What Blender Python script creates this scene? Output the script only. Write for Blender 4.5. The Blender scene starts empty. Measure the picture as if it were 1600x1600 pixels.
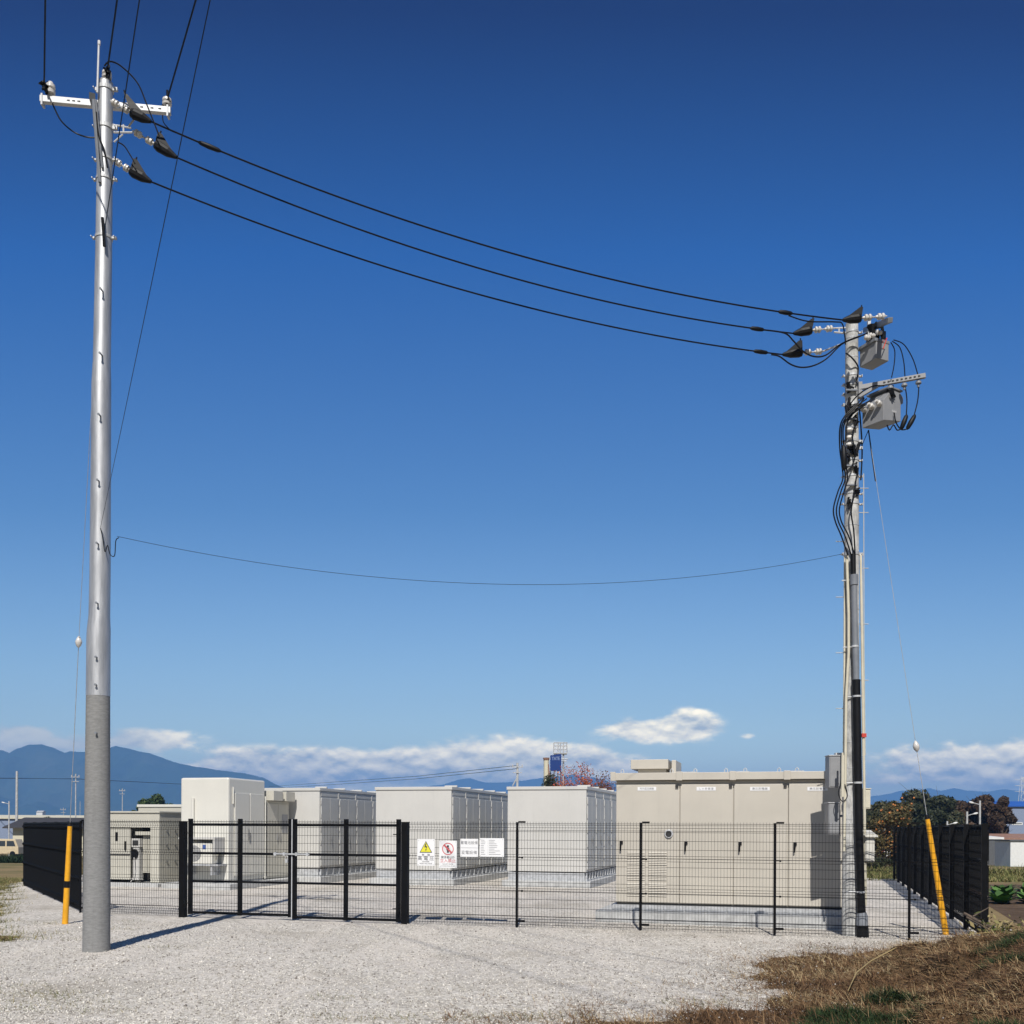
import bpy, math, random
import numpy as np
from mathutils import Vector, Matrix, noise as mnoise
random.seed(7); rng = np.random.default_rng(11)
sc = bpy.context.scene
R = math.radians
# ------------------------------------------------------------------ camera, sky, sun, exposure
F = 1600.0; HZ = 1294.0; ROLL = R(0.3); EYE = 1.68; TH = R(15.5)
cam = bpy.data.cameras.new('camera'); cam.sensor_width = 36; cam.lens = 36; cam.clip_end = 30000; cam.clip_start = 0.1
cam.shift_y = (HZ - 800) / 1600
camo = bpy.data.objects.new('camera', cam); sc.collection.objects.link(camo)
camo.matrix_world = Matrix.Translation((0, 0, EYE)) @ Matrix.Rotation(R(90), 4, 'X') @ Matrix.Rotation(ROLL, 4, 'Z')
sc.camera = camo
SUN_EL = R(46); SUN_AZ = R(2.2)      # shadows fall towards +Y, a touch to +X
sun = bpy.data.lights.new('sun', 'SUN'); sun.energy = 4.8; sun.angle = R(0.53); sun.color = (1, 0.955, 0.89)
suno = bpy.data.objects.new('sun', sun); sc.collection.objects.link(suno)
d = Vector((math.sin(SUN_AZ) * math.cos(SUN_EL), math.cos(SUN_AZ) * math.cos(SUN_EL), -math.sin(SUN_EL)))
suno.rotation_euler = d.to_track_quat('-Z', 'Y').to_euler(); suno.location = (-2, -20, 30)
sc.view_settings.view_transform = 'Standard'; sc.view_settings.look = 'None'; sc.view_settings.gamma = 1; sc.view_settings.exposure = 0.0
sc.render.engine = 'CYCLES'; sc.cycles.use_denoising = True
sc.cycles.max_bounces = 6; sc.cycles.volume_bounces = 1; sc.cycles.transparent_max_bounces = 12

class NT:
    def __init__(s, nt): s.t = nt; s.n = nt.nodes; s.l = nt.links
    def put(s, node, i, v):
        if isinstance(v, bpy.types.NodeSocket): s.l.new(v, node.inputs[i])
        elif v is not None: node.inputs[i].default_value = v
    def math(s, op, a, b=None, c=None, clamp=False):
        m = s.n.new('ShaderNodeMath'); m.operation = op; m.use_clamp = clamp
        s.put(m, 0, a); s.put(m, 1, b)
        if c is not None: s.put(m, 2, c)
        return m.outputs[0]
    def mix(s, f, a, b, blend='MIX'):
        m = s.n.new('ShaderNodeMix'); m.data_type = 'RGBA'; m.blend_type = blend
        s.put(m, 0, f); s.put(m, 6, a); s.put(m, 7, b); return m.outputs[2]
    def noise(s, vec, scale, detail=4, rough=.55, dist=0):
        m = s.n.new('ShaderNodeTexNoise'); s.put(m, 'Vector', vec); m.inputs['Scale'].default_value = scale
        m.inputs['Detail'].default_value = detail; m.inputs['Roughness'].default_value = rough; m.inputs['Distortion'].default_value = dist
        return m.outputs[0]
    def ramp(s, f, stops, interp='LINEAR'):
        m = s.n.new('ShaderNodeValToRGB'); s.put(m, 0, f); e = m.color_ramp.elements; m.color_ramp.interpolation = interp
        while len(e) < len(stops): e.new(0.5)
        for k, (p, c) in enumerate(stops):
            e[k].position = p; e[k].color = (*c, 1) if len(c) == 3 else c
        return m.outputs[0]
    def mapr(s, v, a, b, c, d):
        m = s.n.new('ShaderNodeMapRange'); m.interpolation_type = 'SMOOTHSTEP'
        s.put(m, 0, v); m.inputs[1].default_value = a; m.inputs[2].default_value = b; m.inputs[3].default_value = c; m.inputs[4].default_value = d
        return m.outputs[0]

def hz(x): return HZ + (x - 800) * math.tan(ROLL)

w = bpy.data.worlds.new('World'); sc.world = w; w.use_nodes = True
N = NT(w.node_tree); N.n.clear()
sky = N.n.new('ShaderNodeTexSky'); sky.sky_type = 'NISHITA'; sky.sun_disc = False
sky.sun_elevation = SUN_EL; sky.sun_rotation = R(180) + SUN_AZ; sky.altitude = 200; sky.air_density = 1.25; sky.dust_density = .35; sky.ozone_density = 3.2
tc = N.n.new('ShaderNodeTexCoord'); sp = N.n.new('ShaderNodeSeparateXYZ'); N.l.new(tc.outputs['Generated'], sp.inputs[0])
yy = N.math('MAXIMUM', sp.outputs[1], .02)
U = N.math('DIVIDE', sp.outputs[0], yy); V = N.math('DIVIDE', sp.outputs[2], yy)
cv = N.n.new('ShaderNodeCombineXYZ'); N.l.new(U, cv.inputs[0]); N.l.new(N.math('MULTIPLY', V, 2.1), cv.inputs[1]); cv.inputs[2].default_value = 3.1
cv2 = N.n.new('ShaderNodeCombineXYZ'); N.l.new(U, cv2.inputs[0]); N.l.new(N.math('MULTIPLY', N.math('ADD', V, .006), 2.1), cv2.inputs[1]); cv2.inputs[2].default_value = 3.1
n1 = N.noise(cv.outputs[0], 27, 8, .55); n2 = N.noise(cv2.outputs[0], 27, 8, .55)
def blob(x, y, sx, sy, amp):
    u0 = (x - 800) / F; v0 = (hz(x) - y) / F
    a = N.math('DIVIDE', N.math('SUBTRACT', U, u0), sx / F); b = N.math('DIVIDE', N.math('SUBTRACT', V, v0), sy / F)
    q = N.math('ADD', N.math('MULTIPLY', a, a), N.math('MULTIPLY', b, b))
    return N.math('MULTIPLY', N.math('POWER', 2.718, N.math('MULTIPLY', q, -1)), amp)
tot = None
for bl in [(420, 1196, 120, 22, 1.0), (560, 1198, 110, 20, .95), (690, 1192, 100, 22, .95), (800, 1180, 80, 24, 1.1), (900, 1195, 90, 22, .95), (620, 1215, 330, 24, .6),
           (980, 1143, 40, 13, .8), (1035, 1139, 56, 17, .8), (1076, 1134, 38, 21, 1.1), (1170, 1151, 14, 5, .35), (1440, 1192, 70, 22, .9), (1560, 1186, 90, 24, 1.0), (1590, 1222, 60, 14, .9), (1700, 1190, 120, 26, .9),
           (235, 1156, 66, 14, 1.05), (30, 1143, 44, 12, 1.0), (60, 1164, 110, 11, .8), (-120, 1170, 120, 24, .8), (1500, 1215, 160, 14, .5)]:
    b = blob(*bl); tot = b if tot is None else N.math('ADD', tot, b)
dens = N.math('ADD', tot, N.math('MULTIPLY', N.math('SUBTRACT', n1, .5), 2.0))
mask = N.mapr(dens, .05, .72, 0, .94)
mask = N.math('MULTIPLY', mask, N.mapr(tot, .04, .25, 0, 1))
lit = N.math('ADD', N.math('MULTIPLY', N.math('SUBTRACT', n1, n2), 5.0), .5)
hgt = N.math('MULTIPLY', N.mapr(V, .035, .095, 0, 1), N.mapr(V, .088, .100, 1, .35))
lit = N.math('ADD', N.math('MULTIPLY', lit, .55), N.math('MULTIPLY', hgt, .5), clamp=True)
leftd = N.mapr(U, -.40, -.30, 0, 1)
lit = N.math('MULTIPLY', lit, N.math('ADD', N.math('MULTIPLY', leftd, .75), .25))
ccol = N.mix(lit, (.68, .74, .70, 1), (2.3, 2.0, 1.35, 1))
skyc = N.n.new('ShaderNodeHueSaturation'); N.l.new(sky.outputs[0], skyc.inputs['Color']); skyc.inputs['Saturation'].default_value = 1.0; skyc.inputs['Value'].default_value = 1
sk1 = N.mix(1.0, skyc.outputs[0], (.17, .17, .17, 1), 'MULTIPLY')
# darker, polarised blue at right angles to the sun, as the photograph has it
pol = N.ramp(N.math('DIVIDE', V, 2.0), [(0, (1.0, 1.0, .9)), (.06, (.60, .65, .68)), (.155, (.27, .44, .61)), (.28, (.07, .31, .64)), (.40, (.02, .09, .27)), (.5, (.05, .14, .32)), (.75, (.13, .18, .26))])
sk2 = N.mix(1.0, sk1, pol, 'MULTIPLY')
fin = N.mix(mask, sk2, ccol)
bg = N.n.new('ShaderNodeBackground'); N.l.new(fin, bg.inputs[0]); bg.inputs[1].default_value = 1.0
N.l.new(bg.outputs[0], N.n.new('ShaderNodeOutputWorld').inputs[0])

# ------------------------------------------------------------------ helpers
def ray(x, y):
    xc = (x - 800) / F; yc = (HZ - y) / F; c, s = math.cos(ROLL), math.sin(ROLL)
    return xc * c - yc * s, xc * s + yc * c
def P(x, y, Z):
    a, b = ray(x, y); return Vector((a * Z, Z, EYE + b * Z))
def AB(x, y, b):
    tx, tz = ray(x, y); t = b / (math.cos(TH) + math.sin(TH) * tx)
    return t * (math.cos(TH) * tx - math.sin(TH)), EYE + tz * t
def A(x, b): return AB(x, HZ, b)[0]
SITE = Matrix.Rotation(-TH, 4, 'Z')
def gz(Y):
    return -0.03 if Y < 35 else (-0.03 - 2.2 * min(1, (Y - 35) / 105.0))
INV = {}
def link(o): sc.collection.objects.link(o)
def thing(name, label, cat, loc=(0, 0, 0), rotz=0, group=None):
    o = bpy.data.objects.new(name, None); link(o); o.location = loc; o.rotation_euler = (0, 0, rotz); o.empty_display_size = .2
    INV[o] = (Matrix.Translation(loc) @ Matrix.Rotation(rotz, 4, 'Z')).inverted()
    tag(o, label, cat, group); return o
def sthing(name, label, cat, a, b, z=0, group=None): return thing(name, label, cat, SITE @ Vector((a, b, z)), -TH, group)
def tag(o, label=None, cat=None, group=None, kind=None):
    if label: o['label'] = label
    if cat: o['category'] = cat
    if group: o['group'] = group
    if kind: o['kind'] = kind
    return o
class MB:
    def __init__(s, M=None): s.v = []; s.f = []; s.M = M or Matrix.Identity(4); s.m = []; s.cm = 0
    def add(s, vs, fs, M=None):
        k = len(s.v); T = s.M @ M if M is not None else s.M
        s.v += [T @ Vector(p) for p in vs]; s.f += [tuple(i + k for i in f) for f in fs]; s.m += [s.cm] * len(fs); return s
    def box(s, x0, x1, y0, y1, z0, z1, M=None):
        return s.add([(x0, y0, z0), (x1, y0, z0), (x1, y1, z0), (x0, y1, z0), (x0, y0, z1), (x1, y0, z1), (x1, y1, z1), (x0, y1, z1)],
                     [(0, 3, 2, 1), (4, 5, 6, 7), (0, 1, 5, 4), (1, 2, 6, 5), (2, 3, 7, 6), (3, 0, 4, 7)], M)
    def tube(s, pts, r, n=8, cap=True):
        pts = [Vector(p) for p in pts]; rr = r if isinstance(r, (list, tuple)) else [r] * len(pts)
        up = Vector((0, 0, 1)); vs = []; fs = []
        t0 = (pts[1] - pts[0]).normalized()
        if abs(t0.z) > .9: up = Vector((1, 0, 0))
        X = t0.cross(up).normalized()
        for i, p in enumerate(pts):
            t = (pts[min(i + 1, len(pts) - 1)] - pts[max(i - 1, 0)])
            if t.length < 1e-9: t = t0
            t.normalize(); X = (X - t * X.dot(t)).normalized(); Y = t.cross(X)
            for k in range(n):
                a = 2 * math.pi * k / n; vs.append(p + (X * math.cos(a) + Y * math.sin(a)) * rr[i])
        for i in range(len(pts) - 1):
            for k in range(n):
                a = i * n + k; b = i * n + (k + 1) % n; fs.append((a, b, b + n, a + n))
        if cap: fs.append(tuple(range(n - 1, -1, -1))); L = (len(pts) - 1) * n; fs.append(tuple(range(L, L + n)))
        return s.add(vs, fs)
    def prism(s, poly, axis, h0, h1):
        # polygon in the plane across 'axis' (y: x,z) (x: y,z) (z: x,y)
        def p(u, v, h): return {'y': (u, h, v), 'x': (h, u, v), 'z': (u, v, h)}[axis]
        n = len(poly); vs = [p(u, v, h0) for u, v in poly] + [p(u, v, h1) for u, v in poly]
        fs = [tuple(range(n)), tuple(range(2 * n - 1, n - 1, -1))] + [(i, i + n, (i + 1) % n + n, (i + 1) % n) for i in range(n)]
        return s.add(vs, fs)
    def lathe(s, p0, p1, prof, n=14):
        p0 = Vector(p0); p1 = Vector(p1); D = p1 - p0
        return s.tube([p0 + D * t for t, r in prof], [r for t, r in prof], n)
    def build(s, name, mat, parent=None, bevel=0, smooth=False, label=None):
        me = bpy.data.meshes.new(name); I = INV.get(parent, Matrix.Identity(4)) if parent else Matrix.Identity(4)
        me.from_pydata([I @ v for v in s.v], [], s.f)
        for m in (mat if isinstance(mat, list) else [mat]): me.materials.append(m)
        if isinstance(mat, list): me.polygons.foreach_set('material_index', s.m)
        import bmesh
        bm = bmesh.new(); bm.from_mesh(me); bmesh.ops.recalc_face_normals(bm, faces=bm.faces); bm.to_mesh(me); bm.free()
        if smooth:
            me.polygons.foreach_set('use_smooth', [True] * len(me.polygons))
            try: me.set_sharp_from_angle(angle=R(40))
            except Exception: pass
        o = bpy.data.objects.new(name, me); link(o)
        if parent: o.parent = parent; INV[o] = I
        if bevel:
            b = o.modifiers.new('bevel', 'BEVEL'); b.width = bevel; b.segments = 2; b.limit_method = 'ANGLE'; b.angle_limit = R(50)
        if label: o['label'] = label
        return o
def npmesh(name, verts, quads, mat, tone=None, parent=None, tri=False):
    k = 3 if tri else 4
    me = bpy.data.meshes.new(name); nv = len(verts); nf = len(quads)
    me.vertices.add(nv); me.vertices.foreach_set('co', np.asarray(verts, np.float32).ravel())
    me.loops.add(nf * k); me.loops.foreach_set('vertex_index', np.asarray(quads, np.int32).ravel())
    me.polygons.add(nf); me.polygons.foreach_set('loop_start', np.arange(0, nf * k, k, dtype=np.int32))
    if tone is not None:
        at = me.attributes.new('tone', 'FLOAT', 'POINT'); at.data.foreach_set('value', np.asarray(tone, np.float32))
    me.update(calc_edges=True); me.materials.append(mat)
    o = bpy.data.objects.new(name, me); link(o)
    if parent: o.parent = parent
    return o

MATS = {}
def mat(name, col, rough=.6, metal=0, var=.08, scale=6, bump=0, bscale=40, spec=.5, coat=0, stain=0, ani=None):
    if name in MATS: return MATS[name]
    m = bpy.data.materials.new(name); m.use_nodes = True; T = NT(m.node_tree); b = T.n['Principled BSDF']
    tc = T.n.new('ShaderNodeTexCoord'); o = tc.outputs['Object']
    if ani:
        mp0 = T.n.new('ShaderNodeMapping'); T.l.new(o, mp0.inputs[0]); mp0.inputs['Scale'].default_value = ani; n = T.noise(mp0.outputs[0], scale, 6, .7)
    else: n = T.noise(o, scale, 5, .6)
    f = T.math('MULTIPLY', T.math('SUBTRACT', n, .5), 4 * var)
    lo = tuple(max(0, c * (1 - var * 1.6)) for c in col) + (1,); hi = tuple(min(1, c * (1 + var)) for c in col) + (1,)
    c = T.mix(T.mapr(n, .3, .7, 0, 1), lo, hi)
    if stain:
        mp = T.n.new('ShaderNodeMapping'); T.l.new(o, mp.inputs[0]); mp.inputs['Scale'].default_value = (9, 9, .7)
        st = T.noise(mp.outputs[0], 1.2, 5, .65)
        c = T.mix(T.mapr(st, .52, .75, 0, stain), c, tuple(x * .55 for x in col) + (1,))
    T.l.new(c, b.inputs['Base Color']); b.inputs['Metallic'].default_value = metal
    T.l.new(T.math('ADD', T.math('MULTIPLY', T.math('SUBTRACT', n, .5), .25), rough, clamp=True), b.inputs['Roughness'])
    b.inputs['Specular IOR Level'].default_value = spec
    if coat: b.inputs['Coat Weight'].default_value = coat
    if bump:
        bn = T.n.new('ShaderNodeBump'); bn.inputs['Strength'].default_value = bump; bn.inputs['Distance'].default_value = .01
        T.l.new(T.noise(o, bscale, 5, .6), bn.inputs['Height']); T.l.new(bn.outputs[0], b.inputs['Normal'])
    MATS[name] = m; return m
def tone_mat(name, stops, rough=.8, trans=0):
    m = bpy.data.materials.new(name); m.use_nodes = True; T = NT(m.node_tree); b = T.n['Principled BSDF']
    a = T.n.new('ShaderNodeAttribute'); a.attribute_name = 'tone'
    T.l.new(T.ramp(a.outputs['Fac'], stops), b.inputs['Base Color']); b.inputs['Roughness'].default_value = rough
    b.inputs['Specular IOR Level'].default_value = .25
    if trans:
        b.inputs['Subsurface Weight'].default_value = 0
    return m

M_white = mat('cream_paint', (.66, .645, .585), .38, var=.02, scale=1.2, stain=.06)
M_cont = mat('container_paint', (.545, .535, .505), .42, var=.03, scale=1.0, stain=.13)
M_side = mat('container_door_paint', (.50, .50, .48), .45, var=.02, scale=1.0, stain=.08)
M_beige = mat('beige_paint', (.515, .48, .415), .45, var=.035, scale=1.1, stain=.13)
M_beige2 = mat('beige_unit_paint', (.52, .50, .43), .45, var=.03, scale=1.1, stain=.1)
M_black = mat('black_coating', (.004, .004, .0045), .55, var=.2, scale=8, spec=.16)
M_blackp = mat('black_plastic', (.007, .007, .008), .5, var=.15, scale=20, spec=.25)
M_cable = mat('black_cable', (.005, .005, .006), .5, var=.1, spec=.2)
M_galv = mat('galvanised_steel', (.50, .51, .525), .5, metal=.6, var=.12, scale=3, bump=.04, bscale=60, stain=.2, ani=(5, 5, .6))
M_galvm = mat('galvanised_matt', (.50, .51, .52), .55, metal=.3, var=.12, scale=14, stain=.15)
M_arm = mat('galvanised_bright', (.56, .57, .585), .5, metal=.15, var=.06, scale=8)
M_conc = mat('pole_concrete', (.235, .235, .23), .85, var=.13, scale=2.2, bump=.2, bscale=60, stain=.4, ani=(6, 6, 22))
M_conc2 = mat('pole_concrete_light', (.50, .50, .485), .85, var=.3, scale=2.5, bump=.3, bscale=45, stain=.6, ani=(2.5, 2.5, 1.2))
M_plinth = mat('plinth_concrete', (.47, .475, .47), .85, var=.12, scale=5, bump=.3, bscale=60, stain=.28)
M_porc = mat('porcelain', (.60, .58, .55), .25, var=.04)
M_grey = mat('grey_box_paint', (.27, .275, .285), .45, var=.05, stain=.06)
M_greyd = mat('grey_conduit', (.20, .215, .24), .5, var=.06)
M_cream = mat('cream_conduit', (.62, .58, .46), .5, var=.05)
M_yel = mat('yellow_guard', (.80, .38, .015), .4, var=.08, stain=.12)
M_sign = mat('sign_white', (.80, .80, .80), .4, var=.01)
M_ink = mat('sign_ink', (.05, .05, .06), .6, var=.02)
M_inkg = mat('sign_ink_grey', (.24, .24, .25), .6, var=.02)
M_red = mat('sign_red', (.62, .12, .13), .5, var=.02)
M_ywarn = mat('sign_yellow', (.75, .70, .05), .5, var=.02)
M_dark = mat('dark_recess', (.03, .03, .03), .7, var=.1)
M_handle = mat('handle_metal', (.45, .45, .45), .35, metal=.8)
M_glass = mat('window_glass', (.04, .05, .06), .15, var=.05)
M_orange = mat('red_tape', (.6, .06, .04), .6)

def text(mb, body, size, O, X, Z, res=2, sx=1.0):
    """append text centred on O; X right and Z up directions"""
    c = bpy.data.curves.new('t', 'FONT'); c.body = body; c.size = size; c.align_x = 'CENTER'; c.align_y = 'CENTER'; c.resolution_u = res
    o = bpy.data.objects.new('t', c); link(o); bpy.context.view_layer.update()
    me = o.to_mesh(); X = Vector(X).normalized(); Z = Vector(Z).normalized(); O = Vector(O)
    vs = [O + X * v.co.x * sx + Z * v.co.y for v in me.vertices]; fs = [tuple(p.vertices) for p in me.polygons]
    o.to_mesh_clear(); mb.add(vs, fs); bpy.data.objects.remove(o); bpy.data.curves.remove(c)

# ------------------------------------------------------------------ ground
def sstep(a, b, x): t = np.clip((x - a) / (b - a), 0, 1); return t * t * (3 - 2 * t)
class VNoise:
    def __init__(s, seed): s.g = np.random.default_rng(seed).random((256, 256))
    def __call__(s, x, y):
        xi = np.floor(x).astype(int); yi = np.floor(y).astype(int); fx = x - xi; fy = y - yi
        fx = fx * fx * (3 - 2 * fx); fy = fy * fy * (3 - 2 * fy); g = s.g
        a = g[xi & 255, yi & 255]; b = g[(xi + 1) & 255, yi & 255]; c = g[xi & 255, (yi + 1) & 255]; d = g[(xi + 1) & 255, (yi + 1) & 255]
        return (a * (1 - fx) + b * fx) * (1 - fy) + (c * (1 - fx) + d * fx) * fy
    def fbm(s, x, y, o=4):
        r = 0; a = .5; t = 0
        for k in range(o): r = r + a * s(x * 2 ** k + 17 * k, y * 2 ** k + 31 * k); t += a; a *= .5
        return r / t
vn = VNoise(3)
POLY = np.array([(0.2, 8.3), (0.75, 9.15), (1.5, 9.3), (2.3, 9.7), (2.65, 10.3), (2.85, 11.2), (2.95, 12.4), (3.4, 13.5), (4.4, 14.1), (5.6, 14.5), (6.7, 14.95),
                 (7.55, 15.5), (10.3, 24.5), (13.4, 34.6), (9.5, 38.5), (-10, 44), (-14.5, 38), (-14.6, 32), (-14.0, 29.0), (-11.4, 23.5), (-9.3, 18.8), (-8.6, 16.7), (-7.3, 16.0), (-6.6, 15.0), (-7.5, 14.1),
                 (-9.5, 11.5), (-9.5, 8.2), (-4, 8.25), (-2, 8.5), (-1, 8.75)])
def sdist(X, Y):
    dmin = np.full(X.shape, 1e9); ins = np.zeros(X.shape, bool); n = len(POLY)
    for i in range(n):
        a = POLY[i]; b = POLY[(i + 1) % n]; e = b - a; L = e @ e
        t = np.clip(((X - a[0]) * e[0] + (Y - a[1]) * e[1]) / L, 0, 1)
        dmin = np.minimum(dmin, np.hypot(X - a[0] - t * e[0], Y - a[1] - t * e[1]))
        c = ((a[1] > Y) != (b[1] > Y)); xi = a[0] + (Y - a[1]) * e[0] / (e[1] if e[1] != 0 else 1e-9); ins ^= c & (X < xi)
    return np.where(ins, dmin, -dmin)
def gravel_z(X, Y):
    d = sdist(X, Y) + (vn.fbm(X * 2.2, Y * 2.2, 5) - .5) * 1.5
    return np.minimum((vn.fbm(X * .5 + 9, Y * .5, 4) - .5) * .05 + (vn.fbm(X * 5, Y * 5, 2) - .5) * .018 + .012, d * .12 + .0), d
def bank_z(X, Y):
    d = -sdist(X, Y); up = np.clip(d - .15, 0, None)
    h = .62 * sstep(0, 3.2, up) * sstep(15.4, 12.4, Y) * sstep(2.6, 6.6, X) + (vn.fbm(X * 1.9, Y * 1.9, 4) - .5) * .48 * sstep(0, 1.4, up) * sstep(14.6, 12.0, Y) * sstep(1.5, 5.0, X)
    return h + .0 + (vn.fbm(X * 6, Y * 6, 3) - .5) * .03 - .035 * sstep(.1, -.3, d) - .03 * sstep(16, 17.5, Y)
def gridmesh(name, x0, x1, y0, y1, st, zf, m, keep=None):
    xs = np.arange(x0, x1 + st, st); ys = np.arange(y0, y1 + st, st); X, Y = np.meshgrid(xs, ys); Z = zf(X, Y)
    nx = len(xs); idx = np.arange(X.size).reshape(X.shape)
    q = np.stack([idx[:-1, :-1], idx[:-1, 1:], idx[1:, 1:], idx[1:, :-1]], -1).reshape(-1, 4)
    if keep is not None:
        K = keep(X, Y); kk = (K[:-1, :-1] | K[:-1, 1:] | K[1:, 1:] | K[1:, :-1]).ravel(); q = q[kk]
    u, inv = np.unique(q, return_inverse=True)
    V = np.stack([X.ravel(), Y.ravel(), Z.ravel()], -1)[u]
    o = npmesh(name, V, inv.reshape(-1, 4), m); o.data.polygons.foreach_set('use_smooth', np.ones(len(q), bool)); return o

def ground_mat(name, stops, scale, bump=.6, fine=30):
    m = bpy.data.materials.new(name); m.use_nodes = True; T = NT(m.node_tree); b = T.n['Principled BSDF']
    o = T.n.new('ShaderNodeTexCoord').outputs['Object']
    n = T.noise(o, scale, 8, .68); n2 = T.noise(o, fine, 6, .7)
    f = T.math('ADD', T.math('MULTIPLY', n, .7), T.math('MULTIPLY', n2, .3))
    T.l.new(T.ramp(f, stops), b.inputs['Base Color']); b.inputs['Roughness'].default_value = .95; b.inputs['Specular IOR Level'].default_value = .1
    bn = T.n.new('ShaderNodeBump'); bn.inputs['Strength'].default_value = bump; bn.inputs['Distance'].default_value = .03
    T.l.new(n2, bn.inputs['Height']); T.l.new(bn.outputs[0], b.inputs['Normal']); return m
def gravel_mat():
    m = bpy.data.materials.new('gravel'); m.use_nodes = True; T = NT(m.node_tree); b = T.n['Principled BSDF']
    o = T.n.new('ShaderNodeTexCoord').outputs['Object']
    v = T.n.new('ShaderNodeTexVoronoi'); T.l.new(o, v.inputs['Vector']); v.inputs['Scale'].default_value = 34; v.inputs['Randomness'].default_value = 1
    v2 = T.n.new('ShaderNodeTexVoronoi'); T.l.new(o, v2.inputs['Vector']); v2.inputs['Scale'].default_value = 75
    sep = T.n.new('ShaderNodeSeparateColor'); T.l.new(v.outputs['Color'], sep.inputs[0])
    c = T.ramp(sep.outputs[0], [(0, (.24, .215, .195)), (.12, (.42, .39, .345)), (.5, (.56, .525, .47)), (.8, (.64, .605, .545)), (1, (.76, .72, .66))])
    big = T.noise(o, .55, 5, .6)
    c = T.mix(T.mapr(big, .42, .62, 0, .35), c, (.50, .46, .42, 1))
    med = T.noise(o, 3.2, 4, .65); c = T.mix(T.mapr(med, .5, .72, 0, .35), c, (.46, .40, .34, 1))
    dirt = T.noise(o, .35, 7, .7); c = T.mix(T.mapr(dirt, .50, .66, 0, .6), c, (.34, .305, .25, 1))
    wv = T.n.new('ShaderNodeMapping'); T.l.new(o, wv.inputs[0]); wv.inputs['Scale'].default_value = (1.1, .12, 1); wv.inputs['Rotation'].default_value = (0, 0, R(14))
    tr = T.noise(wv.outputs[0], 1.3, 3, .5); c = T.mix(T.mapr(tr, .5, .62, 0, .3), c, (.72, .66, .59, 1))
    spk = T.noise(o, 11, 3, .8); c = T.mix(T.mapr(spk, .66, .74, 0, .55), c, (.24, .215, .19, 1))
    T.l.new(c, b.inputs['Base Color']); b.inputs['Roughness'].default_value = .95; b.inputs['Specular IOR Level'].default_value = .15
    h = T.math('ADD', T.math('MULTIPLY', v.outputs['Distance'], -1.0), T.math('MULTIPLY', v2.outputs['Distance'], -.4))
    bn = T.n.new('ShaderNodeBump'); bn.inputs['Strength'].default_value = .6; bn.inputs['Distance'].default_value = .015
    T.l.new(h, bn.inputs['Height']); T.l.new(bn.outputs[0], b.inputs['Normal']); return m
M_field = ground_mat('field_ground', [(.36, (.07, .095, .03)), (.46, (.16, .135, .06)), (.54, (.25, .185, .095)), (.66, (.30, .22, .12))], .12, .6, 9)
M_bank = ground_mat('bank_earth', [(.36, (.035, .028, .016)), (.46, (.10, .065, .035)), (.56, (.18, .115, .06)), (.66, (.26, .18, .10))], 2.2, 1, 22)
M_soil = ground_mat('soil', [(.36, (.075, .05, .032)), (.5, (.11, .075, .05)), (.66, (.17, .12, .08))], 1.5, 1, 14)
M_grassg = ground_mat('green_ground', [(.36, (.035, .07, .018)), (.5, (.065, .11, .028)), (.66, (.12, .15, .045))], .8, 1, 9)
M_dry = ground_mat('dry_ground', [(.36, (.14, .10, .05)), (.5, (.25, .18, .10)), (.66, (.36, .27, .16))], .5, 1, 9)
M_asph = ground_mat('asphalt', [(.36, (.035, .035, .037)), (.5, (.055, .055, .057)), (.66, (.10, .10, .10))], 3, .8, 120)
M_gravel = gravel_mat()
# main ground sheet, falling gently to the plain
ys = [-60, 0, 35, 60, 100, 140, 400, 1500, 9500]; vs = []; fs = []
for y in ys:
    for x in (-7000, -200, 200, 7000): vs.append((x, y, gz(y)))
for i in range(len(ys) - 1):
    for k in range(3): a = i * 4 + k; fs.append((a, a + 1, a + 5, a + 4))
g = MB(); g.add(vs, fs); tag(g.build('ground', M_field), kind='structure')
tag(gridmesh('gravel_yard', -25.5, 14, 7.4, 45.5, .12, lambda X, Y: gravel_z(X, Y)[0], M_gravel, lambda X, Y: gravel_z(X, Y)[1] > -.45), kind='structure')
tag(gridmesh('earth_bank', -1.2, 13, 4.5, 17.6, .1, bank_z, M_bank, lambda X, Y: sdist(X, Y) < .3), kind='structure')
def sheet(name, m, pts, z=None, dz=.004):
    b = MB(); b.add([(x, y, (gz(y) if z is None else z) + dz) for x, y in pts], [tuple(range(len(pts)))]); return tag(b.build(name, m), kind='structure')
sheet('road', M_asph, [(-20, 2), (0.4, 2), (0.0, 8.2), (-1, 8.95), (-3, 8.6), (-20, 9.0)], dz=.02)
sheet('weedy_verge', M_bank, [(-60, 24), (-16, 28), (-13.4, 28.6), (-11.2, 23.6), (-9.1, 18.8), (-8.3, 16.8), (-7.0, 16.1), (-6.3, 15), (-7.3, 13.9), (-9.4, 11.3), (-12, 8.6), (-60, 8.6)])
sheet('green_verge', M_grassg, [(-60, 24.5), (-17, 28), (-15, 30.5), (-20, 37), (-60, 38)])
sheet('farm_track', M_gravel, [(-70, 36), (-20, 37.2), (-20, 40), (-70, 39)], dz=.01)
sheet('dry_field', M_dry, [(-90, 40), (-20, 40.5), (-22, 66), (-90, 64)], dz=-.12)
sheet('green_field', M_grassg, [(-130, 66), (20, 66), (40, 108), (-150, 108)], dz=-.3)
sheet('soil_field', M_soil, [(8.2, 15.6), (40, 13), (44, 33), (14, 32.5)])
sheet('dry_strip', M_dry, [(13.8, 33), (44, 33.5), (48, 41), (16, 41)])
sheet('green_field', M_grassg, [(6, 41.5), (60, 41.5), (70, 85), (6, 85)], dz=-.35)

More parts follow.
